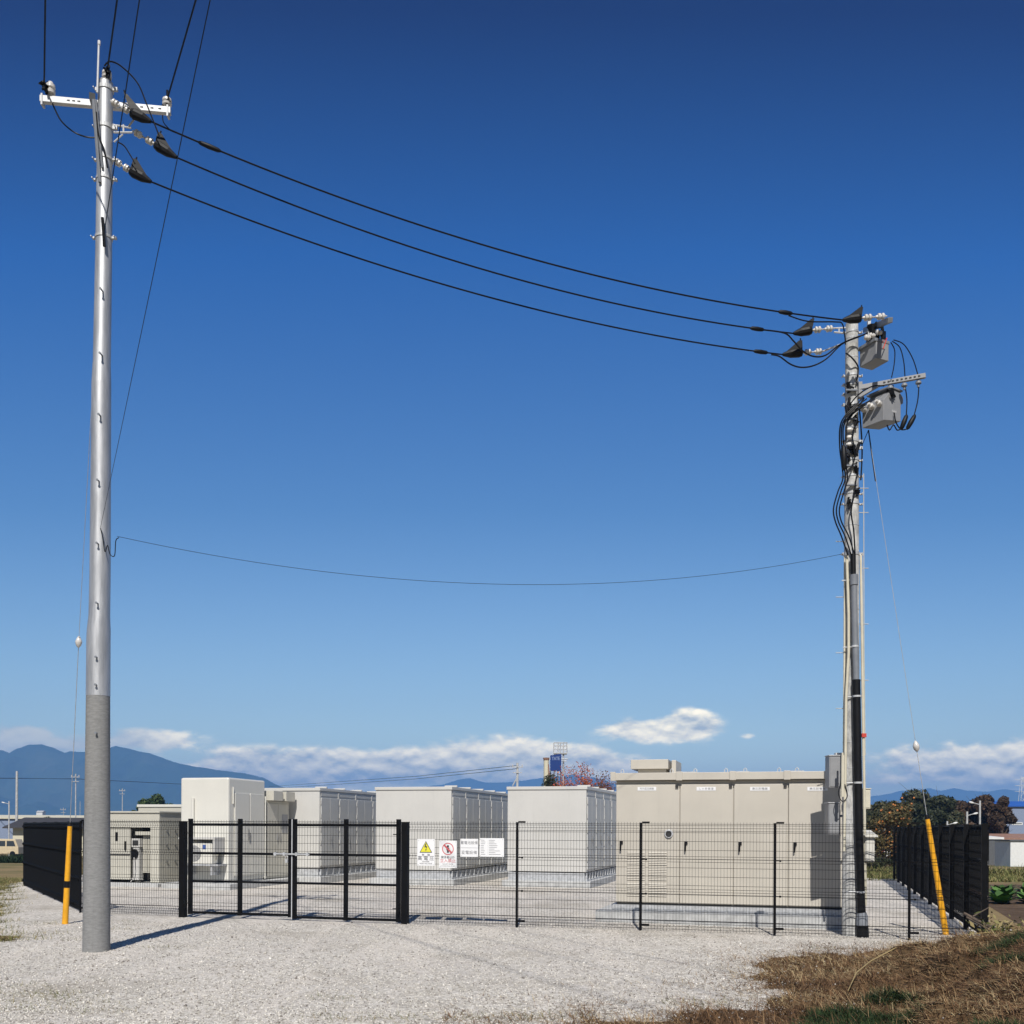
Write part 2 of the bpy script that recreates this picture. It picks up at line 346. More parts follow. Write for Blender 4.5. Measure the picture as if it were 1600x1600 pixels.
# stones
def stones():
    n = 75000; Y = 8.4 + 9.5 * rng.random(n) ** 1.25; X = (rng.random(n) * 2 - 1) * .55 * Y
    z, dd = gravel_z(X, Y); zb_ = bank_z(X, Y); k = (dd > -.05) | ((rng.random(n) < .75 * np.exp(dd * 2.4)) & (X > 0)); z = np.where(X > 0, np.maximum(z, zb_ - .004), z); k &= z > -.06; X, Y, z = X[k], Y[k], z[k]; n = len(X)
    s = .005 + .008 * rng.random(n) ** 2 + .016 * (rng.random(n) < .012) * rng.random(n)
    base = np.array([(1, 0, 0), (-1, 0, 0), (0, 1, 0), (0, -1, 0), (0, 0, .75), (0, 0, -.75)])
    sh = base[None] * s[:, None, None] * (.7 + .6 * rng.random((n, 6, 1))); a = rng.random(n) * 6.28; c, q = np.cos(a), np.sin(a)
    x = sh[..., 0] * c[:, None] - sh[..., 1] * q[:, None]; y = sh[..., 0] * q[:, None] + sh[..., 1] * c[:, None]; zz = sh[..., 2] + x * .4 * (rng.random((n, 1)) - .5)
    V = np.stack([X[:, None] + x, Y[:, None] + y, z[:, None] + s[:, None] * .35 + zz], -1).reshape(-1, 3)
    T = np.array([(0, 2, 4), (2, 1, 4), (1, 3, 4), (3, 0, 4), (2, 0, 5), (1, 2, 5), (3, 1, 5), (0, 3, 5)])
    Fq = (T[None] + (np.arange(n) * 6)[:, None, None]).reshape(-1, 3)
    m = tone_mat('stone', [(0, (.16, .14, .12)), (.12, (.33, .305, .27)), (.5, (.54, .51, .455)), (1, (.80, .765, .70))])
    tag(npmesh('gravel_stones', V, Fq, m, np.repeat(rng.random(n), 6), tri=True), 'loose pale crushed stones lying on the gravel forecourt', 'gravel', kind='stuff')
stones()
def blades(name, X, Y, Zf, L, W, tone, m, label, cat, flat=.6, parent=None):
    n = len(X); z = Zf(X, Y); a = rng.random(n) * 2 * math.pi; el = (1 - flat * rng.random(n) ** .6) * 1.25 * rng.random(n) ** .35 + .05
    dx, dy = np.cos(a), np.sin(a); px, py = -dy, dx
    V = np.zeros((n, 6, 3)); bend = (rng.random(n) - .2) * .9
    for k, t in enumerate((0, .55, 1)):
        e = el - bend * t; r = L * t; cx = X + dx * np.cos(e) * r; cy = Y + dy * np.cos(e) * r; cz = z + np.maximum(np.sin(e), .05) * r - .004
        ww = W * (1 - .8 * t) * .5
        V[:, 2 * k] = np.stack([cx + px * ww, cy + py * ww, cz], -1); V[:, 2 * k + 1] = np.stack([cx - px * ww, cy - py * ww, cz + ww * .6], -1)
    q = np.array([(0, 1, 3, 2), (2, 3, 5, 4)]); Fq = (q[None] + (np.arange(n) * 6)[:, None, None]).reshape(-1, 4)
    o = npmesh(name, V.reshape(-1, 3), Fq, m, np.repeat(tone, 6)); return tag(o, label, cat, kind='stuff')
M_straw = tone_mat('straw', [(0, (.03, .02, .012)), (.35, (.12, .065, .032)), (.6, (.23, .13, .062)), (.85, (.34, .235, .12)), (1, (.46, .36, .20))])
M_green = tone_mat('grass_green', [(0, (.008, .018, .006)), (.5, (.022, .045, .014)), (.85, (.05, .085, .025)), (1, (.16, .14, .06))])
M_weed = tone_mat('weed', [(0, (.06, .08, .02)), (.4, (.15, .16, .05)), (.7, (.28, .23, .10)), (1, (.38, .30, .15))])
n = 190000; Y = 7.0 + 9.2 * rng.random(n); X = -.6 + (Y * .56 + .6) * rng.random(n)
d = -gravel_z(X, Y)[1]; dn = vn.fbm(X * 1.1 + 4, Y * 1.1, 3)
gp = [P(1345, 1562, 9.0), P(1400, 1580, 8.4), P(1290, 1600, 8.4), P(1590, 1585, 7.6), P(1400, 1528, 9.9), P(1570, 1484, 11.2), P(1562, 1510, 10.3), P(1520, 1600, 7.8)]
gr = [.34, .2, .18, .22, .2, .26, .2, .24]
near = np.zeros(n, bool)
for p, r in zip(gp, gr): near |= np.hypot((X - p.x) / 1.3, Y - p.y) < r * (.6 + .8 * vn(X * 5, Y * 5))
k = (d > -.04) & (rng.random(n) < .5 + .45 * sstep(0, 1.0, d)) & (~near | (rng.random(n) < .6))
tn = np.clip(.08 + 1.0 * rng.random(n) ** 1.3 * (.3 + 1.2 * dn), 0, 1)
blades('dry_grass', X[k], Y[k], bank_z, .05 + .13 * rng.random(k.sum()), .004 + .005 * rng.random(k.sum()), tn[k], M_straw, 'cut brown dry grass and straw covering the earth bank at the right', 'dry grass', 1.0)
k = near & (d > 0); Xg = np.repeat(X[k], 3) + rng.normal(0, .04, 3 * k.sum()); Yg = np.repeat(Y[k], 3) + rng.normal(0, .04, 3 * k.sum())
blades('green_grass', Xg, Yg, bank_z,   .05 + .10 * rng.random(len(Xg)), .004 + .004 * rng.random(len(Xg)), .1 + .8 * rng.random(len(Xg)) ** 1.5, M_green, 'dark green tufts growing through the dry grass of the bank', 'grass', .5)
k = (d < .12) & (d > -1.3) & (rng.random(n) < .75 * np.exp(d * 2.3) * (.3 + vn(X * 3, Y * 3))) & (Y < 15.2)
blades('straw_litter', X[k], Y[k], lambda X, Y: np.maximum(gravel_z(X, Y)[0], bank_z(X, Y)), .03 + .09 * rng.random(k.sum()), .003 + .004 * rng.random(k.sum()), tn[k], M_straw, 'loose straw and bits of dry grass strewn over the edge of the gravel', 'dry grass', 1.0)
# weeds by the left edge, sparse tufts on the gravel
n = 55000; Y = 11 + 22 * rng.random(n); X = -Y * .56 + 4.2 * rng.random(n)
d = gravel_z(X, Y)[1]; k = (d < .12) & (rng.random(n) < .9)
gzz = lambda X, Y: np.full(X.shape, -.03)
blades('field_grass', X[k], Y[k], gzz, .06 + .14 * rng.random(k.sum()), .006 + .007 * rng.random(k.sum()), rng.random(k.sum()), M_weed, 'green and brown weeds growing beside the gravel at the left', 'weeds', .7)
cl = [(P(440 + 80 * i, 1596 - rng.random() * 8, 9)) for i in range(1, 6)] + [P(820, 1592, 9.05), P(880, 1590, 9.1), P(250, 1478, 14), P(190, 1452, 16.5), P(100, 1560, 10), P(60, 1555, 10.2), P(530, 1566, 10), P(210, 1435, 18), P(80, 1442, 17.5), P(60, 1562, 9.9), P(20, 1575, 9.6), P(120, 1572, 9.6), P(40, 1590, 9.2), P(160, 1590, 9.2), P(30, 1545, 10.6), P(1130, 1568, 9.8), P(1080, 1566, 9.8), P(1240, 1500, 13), P(1300, 1480, 14.4), P(1400, 1470, 15.2)]
cx = np.concatenate([rng.normal(p.x, .22, 130) for p in cl]); cy = np.concatenate([rng.normal(p.y, .12, 130) for p in cl])
blades('sparse_weeds', cx, cy, lambda X, Y: gravel_z(X, Y)[0], .02 + .07 * rng.random(len(cx)), .003 + .003 * rng.random(len(cx)), rng.random(len(cx)), M_weed, 'sparse thin weeds poking up through the pale gravel', 'weeds', .6)
# farther grass on the right
n = 30000; Y = 34 + 12 * rng.random(n); X = Y * (.33 + .25 * rng.random(n))
tall = sstep(40, 43, Y)
blades('field_grass', X, Y, lambda X, Y: -.05 - .9 * np.clip((Y - 35) / 45, 0, 1) + 0 * X, .1 + .12 * rng.random(n) + tall * .45 * rng.random(n), .02 + .03 * rng.random(n), rng.random(n) * .8, M_weed, 'tall green weeds in front of the sheds across the field at the right', 'weeds', .5)
n = 16000; Y = 62 + 10 * rng.random(n); X = -Y * (.56 - .12 * rng.random(n))
blades('field_grass', X, Y, lambda X, Y: -.05 - 2.2 * (Y - 35) / 105, .2 + .5 * rng.random(n), .03 + .04 * rng.random(n), rng.random(n) * .5, M_green, 'tall green grass in front of the farm sheds at the far left', 'grass', .4)

# ------------------------------------------------------------------ mountains
def ridge(name, pts, Z, depth, m, base=-3, amp=.16, rough=1.0):
    pts = sorted(pts); xs = np.linspace(pts[0][0], pts[-1][0], 260); yy = np.interp(xs, [p[0] for p in pts], [p[1] for p in pts])
    rows = 30; V = []; nn = VNoise(int(Z))
    for j in range(rows):
        t = j / (rows - 1); Zr = Z + (t - .62) * depth
        prof = (t / .62) ** 1.25 if t < .62 else 1 - ((t - .62) / .38) ** 1.3
        for i, x in enumerate(xs):
            H = (hz(x) - yy[i]) / F * Z
            Xw = (x - 800) / F * Z
            e = float(nn.fbm(np.array(Xw / (Z * .035)), np.array(Zr / (Z * .05)), 5)); cut = 1 - amp * 4 * (1 - prof) * prof * 2 * abs(e - .5) * 7
            e2 = float(nn.fbm(np.array(Xw / (Z * .006) + 50), np.array(Zr / (Z * .03)), 3)) - .5
            V.append((Xw, Zr, base + (H + EYE - base) * max(prof * cut + e2 * .13 * prof * (1 - prof * .8) * rough, 0)))
    idx = np.arange(rows * len(xs)).reshape(rows, -1)
    q = np.stack([idx[:-1, :-1], idx[:-1, 1:], idx[1:, 1:], idx[1:, :-1]], -1).reshape(-1, 4)
    o = npmesh(name, V, q, m); o.data.polygons.foreach_set('use_smooth', np.ones(len(q), bool)); return tag(o, kind='structure')
M_mt = ground_mat('mountain_forest', [(.35, (.02, .045, .025)), (.5, (.035, .06, .03)), (.62, (.06, .075, .035)), (.7, (.09, .09, .05))], .004, .3, .05)
ridge('mountain', [(-320, 1215), (-180, 1190), (-80, 1178), (0, 1172), (14, 1177), (25, 1170), (45, 1163), (65, 1163), (85, 1169), (100, 1176), (110, 1173), (122, 1175), (140, 1175), (158, 1171), (172, 1168), (180, 1165), (200, 1169), (235, 1178), (270, 1190), (300, 1197), (350, 1205), (385, 1209), (410, 1215), (430, 1225), (455, 1236), (500, 1252), (560, 1270), (640, 1285)], 3600, 1500, M_mt)
ridge('mountain', [(440, 1270), (500, 1245), (540, 1238), (600, 1236), (640, 1232), (690, 1226), (720, 1217), (735, 1216), (760, 1223), (800, 1222), (850, 1215), (900, 1210), (930, 1215), (960, 1225), (1060, 1238), (1150, 1246), (1250, 1248), (1340, 1246), (1380, 1242), (1410, 1235), (1430, 1237), (1450, 1231), (1470, 1236), (1490, 1231), (1510, 1235), (1540, 1237), (1570, 1233), (1600, 1236), (1700, 1230), (1850, 1250)], 6400, 1600, M_mt)
# air
hb = MB(); hb.box(-4900, 5200, -50, 7600, -4.2, 345)
hm = bpy.data.materials.new('haze'); hm.use_nodes = True; T = NT(hm.node_tree); T.n.clear()
vo = T.n.new('ShaderNodeVolumePrincipled'); vo.inputs['Color'].default_value = (.22, .49, 1, 1); vo.inputs['Density'].default_value = .00027; vo.inputs['Anisotropy'].default_value = 0
T.l.new(vo.outputs[0], T.n.new('ShaderNodeOutputMaterial').inputs['Volume'])
tag(hb.build('haze', hm), kind='stuff')

# ------------------------------------------------------------------ fence
FB = 16.67
def wire_panel(mb, a0, a1, z0, z1, pitch=.05, folds=True, FB=16.67, r=.0018):
    """welded mesh: vertical wires with V folds, horizontal wires"""
    fz = [z0 + .12, z0 + (z1 - z0) * .36, z0 + (z1 - z0) * .66, z1 - .1] if folds else []
    prof = [(z0, 0)]
    for f in fz: prof += [(f - .045, 0), (f, .035), (f + .045, 0)]
    prof += [(z1, 0)]
    n = max(1, round((a1 - a0) / pitch))
    for i in range(n + 1):
        a = a0 + (a1 - a0) * i / n; vs = []; fs = []
        for z, dy in prof:
            vs += [(a - r, FB + dy - r, z), (a + r, FB + dy - r, z), (a + r, FB + dy + r, z), (a - r, FB + dy + r, z)]
        for k in range(len(prof) - 1):
            for q in range(4): p = k * 4 + q; p2 = k * 4 + (q + 1) % 4; fs.append((p, p2, p2 + 4, p + 4))
        mb.add(vs, fs)
    hs = []
    z = z0 + .03
    while z < z1 - .03: hs.append((z, 0)); z += .142
    for f in fz: hs += [(f, .035), (f - .045, 0.0), (f + .045, 0.0)]
    hs.append((z1 - .03, 0))
    for z, dy in hs: mb.box(a0, a1, FB + dy - .009, FB + dy - .003, z - .003, z + .003)
def ground_at(a, b):
    p = SITE @ Vector((a, b, 0)); return float(gravel_z(np.array([p.x]), np.array([p.y]))[0][0])
def fpost(parent, a, z1=1.77, r=.021):
    m = MB(SITE); m.tube([(a, FB - .035, -.05), (a, FB - .035, z1)], r, 10); m.tube([(a, FB - .035, z1), (a, FB - .035, z1 + .012)], [r + .004, r - .004], 10)
    m.box(a + .02, a + .14, FB - .045, FB - .015, z1 + .0, z1 + .03); m.box(a + .02, a + .14, FB - .045, FB - .015, .1, .135)
    for z in (.62, 1.18): m.box(a + .02, a + .1, FB - .03, FB - .015, z, z + .012)
    for z in (.62, 1.18): m.box(a + .07, a + .1, FB - .035, FB - .01, z - .01, z + .02)
    m.build('post', M_black, parent)
a_g0, a_g1 = A(286.5, FB), A(633.5, FB)
posts = [A(x, FB) for x in (809, 1002, 1211, 1421)]
a_end = A(1543, FB) ; a_corner = A(128, FB)
fr = sthing('mesh_fence', 'black welded mesh fence right of the gate carrying four white signs', 'fence', a_g1, FB)
edges = [a_g1 + .07] + posts + [a_end]
for i in range(len(edges) - 1):
    m = MB(SITE); wire_panel(m, edges[i] + (.02 if i else 0), edges[i + 1] + .02, .03, 1.79); m.build('mesh_panel', M_black, fr)
for a in posts: fpost(fr, a)
fl = sthing('mesh_fence', 'short black welded mesh fence between the left gate post and the dark side fence', 'fence', a_corner, FB)
for q0, q1 in ((a_corner, a_g0 - .07),):
    m = MB(SITE); wire_panel(m, q0, q1, .03, 1.80); m.build('mesh_panel', M_black, fl)
fpost(fl, a_corner)
def gatepost(a, label, side):
    t = sthing('gate_post', label, 'gate post', a, FB, group='thick square posts of the gate')
    m = MB(SITE); m.box(a - .055, a + .055, FB - .06, FB + .06, -.05, 1.765); m.box(a - .058, a + .058, FB - .064, FB + .064, 1.765, 1.78); m.build('post', M_black, t, .004)
    for z in (.27, 1.56):
        m = MB(SITE); m.tube([(a + side * .05, FB, z - .06), (a + side * .05, FB, z + .06)], .085, 4) if 0 else None
        m.box(a + side * .06, a + side * .125, FB - .085, FB - .05, z - .045, z - .015); m.box(a + side * .06, a + side * .125, FB - .085, FB - .05, z + .015, z + .045)
        m.tube([(a + side * .1, FB - .075, z - .09), (a + side * .1, FB - .075, z + .09)], .018, 8)
        m.tube([(a + side * .1, FB - .075, z), (a + side * .2, FB - .075, z)], .009, 6)
        m.build('hinge', M_black, t)
gatepost(a_g0, 'thick black square gate post nearest the grey utility pole', 1); gatepost(a_g1, 'thick black square gate post beside the high voltage warning sign', -1)
def leaf(x0, xm, x1, label, z0, flip):
    A0, Am, A1 = A(x0, FB), A(xm, FB), A(x1, FB)
    t = sthing('gate_leaf', label, 'gate', A0, FB, group='leaves of the double gate')
    h = .03; zt = 1.825
    fm = MB(SITE)
    for a, ww in ((A0, .036), (Am, .034), (A1, .036)):
        fm.box(a - ww, a + ww, FB - .03, FB + .03, z0, zt)
    for z, hh in ((1.715, .022), (1.19, .022), (.675, .02), (z0 + .035, .022)):
        fm.box(A0 + .036, Am - .034, FB - .026, FB + .026, z - hh, z + hh); fm.box(Am + .034, A1 - .036, FB - .026, FB + .026, z - hh, z + hh)
    fm.build('frame', M_black, t, .003)
    m = MB(SITE); wire_panel(m, A0 + .03, A1 - .03, z0 + .05, 1.80, .055, False); 
    for z in (z0 + .1, z0 + .16, 1.77, 1.74): m.box(A0, A1, FB - .04, FB - .034, z, z + .006)
    m.build('mesh_panel', M_black, t)
    return t
l1 = leaf(298, 375.5, 454.3, 'left leaf of the black gate with the sliding bolt and padlock', .06, 1)
l2 = leaf(460.8, 541, 623, 'right leaf of the black gate hung from the post by the signs', .03, -1)
m = MB(SITE); ba, bb = A(430, FB), A(486, FB)
m.tube([(ba, FB - .06, 1.195), (bb, FB - .06, 1.19)], .014, 8)
for x in (433, 447, 466, 483): a = A(x, FB); m.box(a - .02, a + .02, FB - .085, FB - .03, 1.165, 1.225)
m.build('latch_bolt', M_galvm, l1)
m = MB(SITE); a = A(452, FB); m.box(a - .035, a + .015, FB - .09, FB - .06, 1.04, 1.10); m.tube([(a - .03, FB - .075, 1.1), (a - .03, FB - .075, 1.15), (a - .01, FB - .075, 1.165), (a + .01, FB - .075, 1.15), (a + .01, FB - .075, 1.1)], .006, 6)
m.build('padlock', M_galvm, l1)
# drop rod between leaves
m = MB(SITE); a = A(457.6, FB); m.tube([(a, FB - .03, .02), (a, FB - .03, 1.82)], .010, 6); m.build('drop_rod', M_arm, l1)

def side_fence(p0, p1, n, zt, label, inner, wr):
    D = (Vector(p1) - Vector(p0)); L = D.length; ang = math.atan2(D.y, D.x)
    t = thing('side_fence', label, 'fence', (p0[0], p0[1], 0), ang); Mx = Matrix.Translation((p0[0], p0[1], 0)) @ Matrix.Rotation(ang, 4, 'Z')
    st = L / n
    for i in range(n):
        m = MB(Mx); wire_panel(m, i * st + .03, (i + 1) * st + .0, .05, zt, .05, True, 0, wr)
        m.box(i * st + .03, (i + 1) * st - .03, -.012, .012, zt - .03, zt - .005); m.build('mesh_panel', M_black, t)
    for i in range(n + 1):
        m = MB(Mx); x = i * st; m.box(x - .025, x + .025, inner * .02, inner * .1, -.1, zt + .01); m.build('post', M_black, t)
    return t
side_fence((-8.23, 19.6), (-13.5, 28.3), 5, 1.76, 'dense black mesh fence running back beside the yellow guy guard at the left', -1, .0044)
pr0 = SITE @ Vector((a_end, FB, 0))
side_fence((pr0.x + .02, pr0.y), (12.95, 34.5), 10, 1.78, 'long dense black mesh fence with many posts running back at the right', 1, .0033)

# signs on the mesh
def sign(x0, y0, x1, y1, label):
    b = FB - .05; a0, z1 = AB(x0, y0, b); a1, z0 = AB(x1, y1, b)
    t = sthing('fence_sign', label, 'sign', (a0 + a1) / 2, b, z0)
    m = MB(SITE); m.box(a0, a1, b, b + .008, z0, z1); m.build('plate', M_sign, t, .002)
    for a in (a0 + .02, a1 - .02):
        for z in (z0 + .02, z1 - .02): m = MB(SITE); m.tube([(a, b - .004, z), (a, b + .02, z)], .006, 6); m.build('fixing', M_galvm, t)
    return t, (a0 + a1) / 2, (z0 + z1) / 2, a1 - a0, z1 - z0, b - .002
X3, Z3 = (1, 0, 0), (0, 0, 1)
t, ca, cz, W_, H_, fb = sign(652, 1311, 679, 1353, 'white sign with a yellow lightning triangle warning of high voltage')
m = MB(SITE); tz = cz + H_ * .2; r = W_ * .36
tri = lambda s: [(ca - r * s, tz - r * .72 * s - .012), (ca + r * s, tz - r * .72 * s - .012), (ca, tz + r * 1.0 * s - .012 + .004)]
m.prism(tri(1), 'y', fb - .001, fb + .001); m.build('triangle_border', M_ink, t)
m = MB(SITE); m.prism([(ca - r * .84, tz - r * .62 - .012), (ca + r * .84, tz - r * .62 - .012), (ca, tz + r * .86 - .012)], 'y', fb - .003, fb - .0015); m.build('triangle', M_ywarn, t)
m = MB(SITE); q = r * .5
m.prism([(ca - q * .1, tz + q * 1.1), (ca + q * .25, tz + q * 1.1), (ca + .0, tz + q * .25), (ca + q * .5, tz + q * .25), (ca + q * .1, tz - q * .7), (ca + q * .3, tz - q * .65), (ca, tz - q * 1.25), (ca - q * .15, tz - q * .6), (ca + 0, tz - q * .65), (ca + q * .15, tz - q * .05), (ca - q * .45, tz - q * .05)], 'y', fb - .0055, fb - .0035); m.build('lightning_bolt', M_ink, t)
m = MB(SITE); text(m, '危　険', .05, (ca, fb, cz - H_ * .105), X3, Z3); m.build('lettering', M_ink, t); m = MB(SITE); text(m, '高 電 圧', .085, (ca, fb, cz - H_ * .225), X3, Z3); m.build('lettering', M_ink, t); m = MB(SITE)
text(m, 'DANGER', .032, (ca, fb, cz - H_ * .345), X3, Z3); m.build('lettering', M_ink, t); m = MB(SITE); text(m, 'HIGH VOLTAGE', .032, (ca, fb, cz - H_ * .42), X3, Z3); m.build('lettering', M_ink, t)
t, ca, cz, W_, H_, fb = sign(686.3, 1313.5, 713.5, 1356.5, 'white sign with a red no entry circle and red writing')
m = MB(SITE); tz = cz + H_ * .2; r = W_ * .33; n = 32; vs = []; fs = []
for i in range(n):
    a = 2 * math.pi * i / n
    for rr in (r, r * .86): vs.append((ca + rr * math.cos(a), fb, tz + rr * math.sin(a)))
for i in range(n): j = (i + 1) % n; fs.append((2 * i, 2 * j, 2 * j + 1, 2 * i + 1))
m.add(vs, fs); u = r * .68; m.add([(ca - u - .01, fb - .003, tz + u - .01), (ca - u + .01, fb - .003, tz + u + .01), (ca + u + .01, fb - .003, tz - u + .01), (ca + u - .01, fb - .003, tz - u - .01)], [(0, 1, 2, 3)]); m.build('prohibition_ring', M_red, t)
m = MB(SITE); m.add([(ca + .2 * r * math.cos(k * .5236), fb - .001, tz + .42 * r + .2 * r * math.sin(k * .5236)) for k in range(12)], [tuple(range(12))])
m.prism([(ca - .22 * r, tz + .2 * r), (ca + .22 * r, tz + .2 * r), (ca + .28 * r, tz - .2 * r), (ca + .16 * r, tz - .2 * r), (ca + .16 * r, tz - .62 * r), (ca - .16 * r, tz - .62 * r), (ca - .16 * r, tz - .2 * r), (ca - .28 * r, tz - .2 * r)], 'y', fb - .0015, fb - .0005); m.build('figure', M_ink, t)
m = MB(SITE); text(m, '関係者以外', .05, (ca, fb, cz - H_ * .115), X3, Z3); m.build('lettering', M_ink, t); m = MB(SITE); text(m, 'DO NOT ENTER', .026, (ca, fb, cz - H_ * .36), X3, Z3); m.build('lettering', M_ink, t); m = MB(SITE); text(m, 'AUTHORIZED PERSONNEL ONLY', .018, (ca, fb, cz - H_ * .43), X3, Z3); m.build('lettering', M_ink, t)
m = MB(SITE); text(m, '立入禁止', .072, (ca, fb, cz - H_ * .24), X3, Z3); m.build('red_lettering', M_red, t)
t, ca, cz, W_, H_, fb = sign(719.3, 1310.5, 747, 1339, 'white sign with two lines of large grey characters')
m = MB(SITE); text(m, '蓄電池設備', .062, (ca, fb, cz + H_ * .27), X3, Z3); m.build('lettering', M_inkg, t); m = MB(SITE); text(m, '変電設備', .068, (ca, fb, cz - H_ * .27), X3, Z3, sx=1.05); m.build('lettering', M_inkg, t)
m = MB(SITE); m.box(ca - W_ * .48, ca + W_ * .48, fb - .0005, fb, cz - .002, cz + .002); m.build('divider', M_inkg, t)
t, ca, cz, W_, H_, fb = sign(749.5, 1309.5, 787.5, 1339, 'wide white notice board filled with fine print')
m = MB(SITE)
for i in range(9):
    z = cz + H_ * .38 - i * H_ * .095
    for a0, a1 in ((-.45, -.45 + .12 + .1 * random.random()), (-.12, -.12 + .2 + .3 * random.random())): m.box(ca + a0 * W_, ca + a1 * W_, fb - .0008, fb, z, z + .006)
m.box(ca - .17 * W_, ca - .168 * W_, fb - .0008, fb, cz - H_ * .42, cz + H_ * .35)
m.build('fine_print', M_inkg, t)

# ------------------------------------------------------------------ battery containers
def container(a0, a1, b0, L, z0, z1, label, nb=5):
    t = sthing('battery_container', label, 'container', a0, b0, 0, group='white battery containers in a row')
    S = SITE
    m = MB(S); m.box(a0 - .1, a1 + .16, b0 - .22, b0 + L + .1, -.1, .20); m.build('plinth', M_plinth, t, .01)
    m = MB(S); m.box(a0 + .02, a1 - .05, b0 + .03, b0 + L - .02, .20, z0 - .03)
    for i in range(int(L / .42)): y = b0 + .12 + i * .42; m.box(a1 - .05, a1 + .01, y, y + .03, .22, z0 - .03)
    m.box(a1 - .05, a1 + .03, b0, b0 + L, .20, .235)
    m.build('base_frame', M_galvm, t)
    m = MB(S); m.box(a0, a1, b0, b0 + L, z0, z1 - .09); m.build('body', [M_cont], t, .012)
    m = MB(S); m.box(a0 - .03, a1 + .03, b0 - .03, b0 + L + .03, z1 - .09, z1)
    for i in range(nb): y = b0 + .4 + i * L / nb; m.box(a1 - .35, a1 + .035, y, y + .06, z1 + .002, z1 + .05)
    m.build('roof', M_cont, t, .01)
    bw = L / nb
    m = MB(S); m.box(a1 + .004, a1 + .012, b0 + .1, b0 + L - .1, z1 - .24, z1 - .1)
    m.build('header_strip', M_side, t)
    for i in range(nb):
        y0 = b0 + i * bw + .07; y1 = b0 + (i + 1) * bw - .05
        for s0, s1 in ((y0, (y0 + y1) / 2 - .006), ((y0 + y1) / 2 + .006, y1)):
            m = MB(S); m.box(a1 + .003, a1 + .035, s0, s1, z0 + .07, z1 - .3); d = m.build('door', M_side, t, .006)
            if s0 != y0:
                m = MB(S); m.box(a1 + .035, a1 + .06, s0 + .03, s0 + .06, z0 + .85, z0 + 1.02); m.tube([(a1 + .06, s0 + .045, z0 + 1.0), (a1 + .075, s0 + .045, z0 + .72)], .012, 6); m.build('handle', M_handle, d)
        m = MB(S)
        for z in np.linspace(z0 + .3, z1 - .5, 5): m = MB(S); m.tube([(a1 + .03, y0 - .025, z), (a1 + .03, y0 - .025, z + .13)], .014, 6); m.build('hinge', M_cont, t)
        m = MB(S)
        m.box(a1 + .002, a1 + .022, y1 + .012, y1 + .09, z0 + .02, z1 - .1)
        m.build('door_trim', M_cont, t)
    return t
L_ = 6.5
container(A(387, 28), A(499, 28), 28.0, L_, .45, 2.86, 'white battery container behind the left gate leaf and the tall cream unit')
container(A(587, 28), A(705, 28), 28.0, L_, .45, 2.87, 'white battery container behind the fence signs, middle of the three')
container(A(793, 28.3), A(916, 28.3), 28.3, L_, .45, 2.87, 'white battery container directly left of the big beige cabinet')
# antenna rod on the first container roof
# ------------------------------------------------------------------ tall cream unit with air conditioner
b0 = 24.4; a0, a1 = A(282, b0), A(357, b0); z1 = 3.0
t = sthing('equipment_cabin', 'tall cream equipment cabin with rounded edges behind the left gate leaf', 'equipment cabin', a0, b0)
m = MB(SITE); m.box(a0 - .25, a1 + .35, b0 - .5, b0 + 3.6, -.1, .17); m.build('plinth', M_plinth, t, .01)
m = MB(SITE); m.box(a0, a1, b0, b0 + 1.95, .21, z1); m.build('body', M_white, t, .045)
m = MB(SITE); m.box(a0 + .02, a1 - .02, b0 + .02, b0 + 1.9, .17, .21); m.build('skirt', M_galvm, t)
for i in range(2):
    y0 = b0 + .28 + i * .8; m = MB(SITE); m.box(a1 + .004, a1 + .035, y0, y0 + .77, .35, 2.6); dd = m.build('door', M_white, t, .01)
    if i == 0: m = MB(SITE); m.box(a1 + .035, a1 + .07, y0 + .66, y0 + .72, 1.35, 1.6); m.build('handle', M_handle, dd)
m = MB(SITE); m.tube([(a1 + .02, b0 + 1.93, .2), (a1 + .02, b0 + 1.93, 2.55)], .022, 8); m.tube([(a1 + .02, b0 + .2, 2.3), (a1 + .02, b0 + .2, 2.75)], .02, 8)
m.build('corner_post', M_white, t)
m = MB(SITE); ca0, cz0 = AB(301, 1290, b0 - .04); m.tube([(ca0, b0 - .04, 1.3), (ca0, b0 - .04, 2.45)], .045, 8); m.build('pipe_cover', M_white, t, 0, True)
# outdoor unit
bu = b0 - .42; ua0, uz1 = AB(288, 1302, bu); ua1, uz0 = AB(331, 1350, bu)
t = sthing('air_conditioner', 'cream outdoor air conditioner unit hung on the front of the tall cabin', 'air conditioner', ua0, bu, uz0)
m = MB(SITE); m.box(ua0, ua1, bu, b0 - .1, uz0, uz1 - .25); m.build('casing', M_white, t, .02)
fc = (ua0 + .3, bu - .004, (uz0 + uz1 - .25) / 2)
m = MB(SITE); m.tube([(fc[0], fc[1] + .003, fc[2]), (fc[0], fc[1] - .01, fc[2])], .21, 28); m.build('fan_opening', M_grey, t)
m = MB(SITE)
for r in np.arange(.04, .22, .03):
    pts = [(fc[0] + r * math.cos(a), bu - .02, fc[2] + r * math.sin(a)) for a in np.linspace(0, 2 * math.pi, 25)]; m.tube(pts, .004, 4, False)
for a in np.linspace(0, math.pi, 7)[:-1]: m.tube([(fc[0] - .21 * math.cos(a), bu - .02, fc[2] - .21 * math.sin(a)), (fc[0] + .21 * math.cos(a), bu - .02, fc[2] + .21 * math.sin(a))], .004, 4)
m.build('fan_grille', M_cont, t)
m = MB(SITE); m.box(ua1 - .28, ua1 - .18, bu - .004, bu - .001, uz1 - .42, uz1 - .3); m.build('sticker', mat('sticker_blue', (.05, .1, .3)), t)
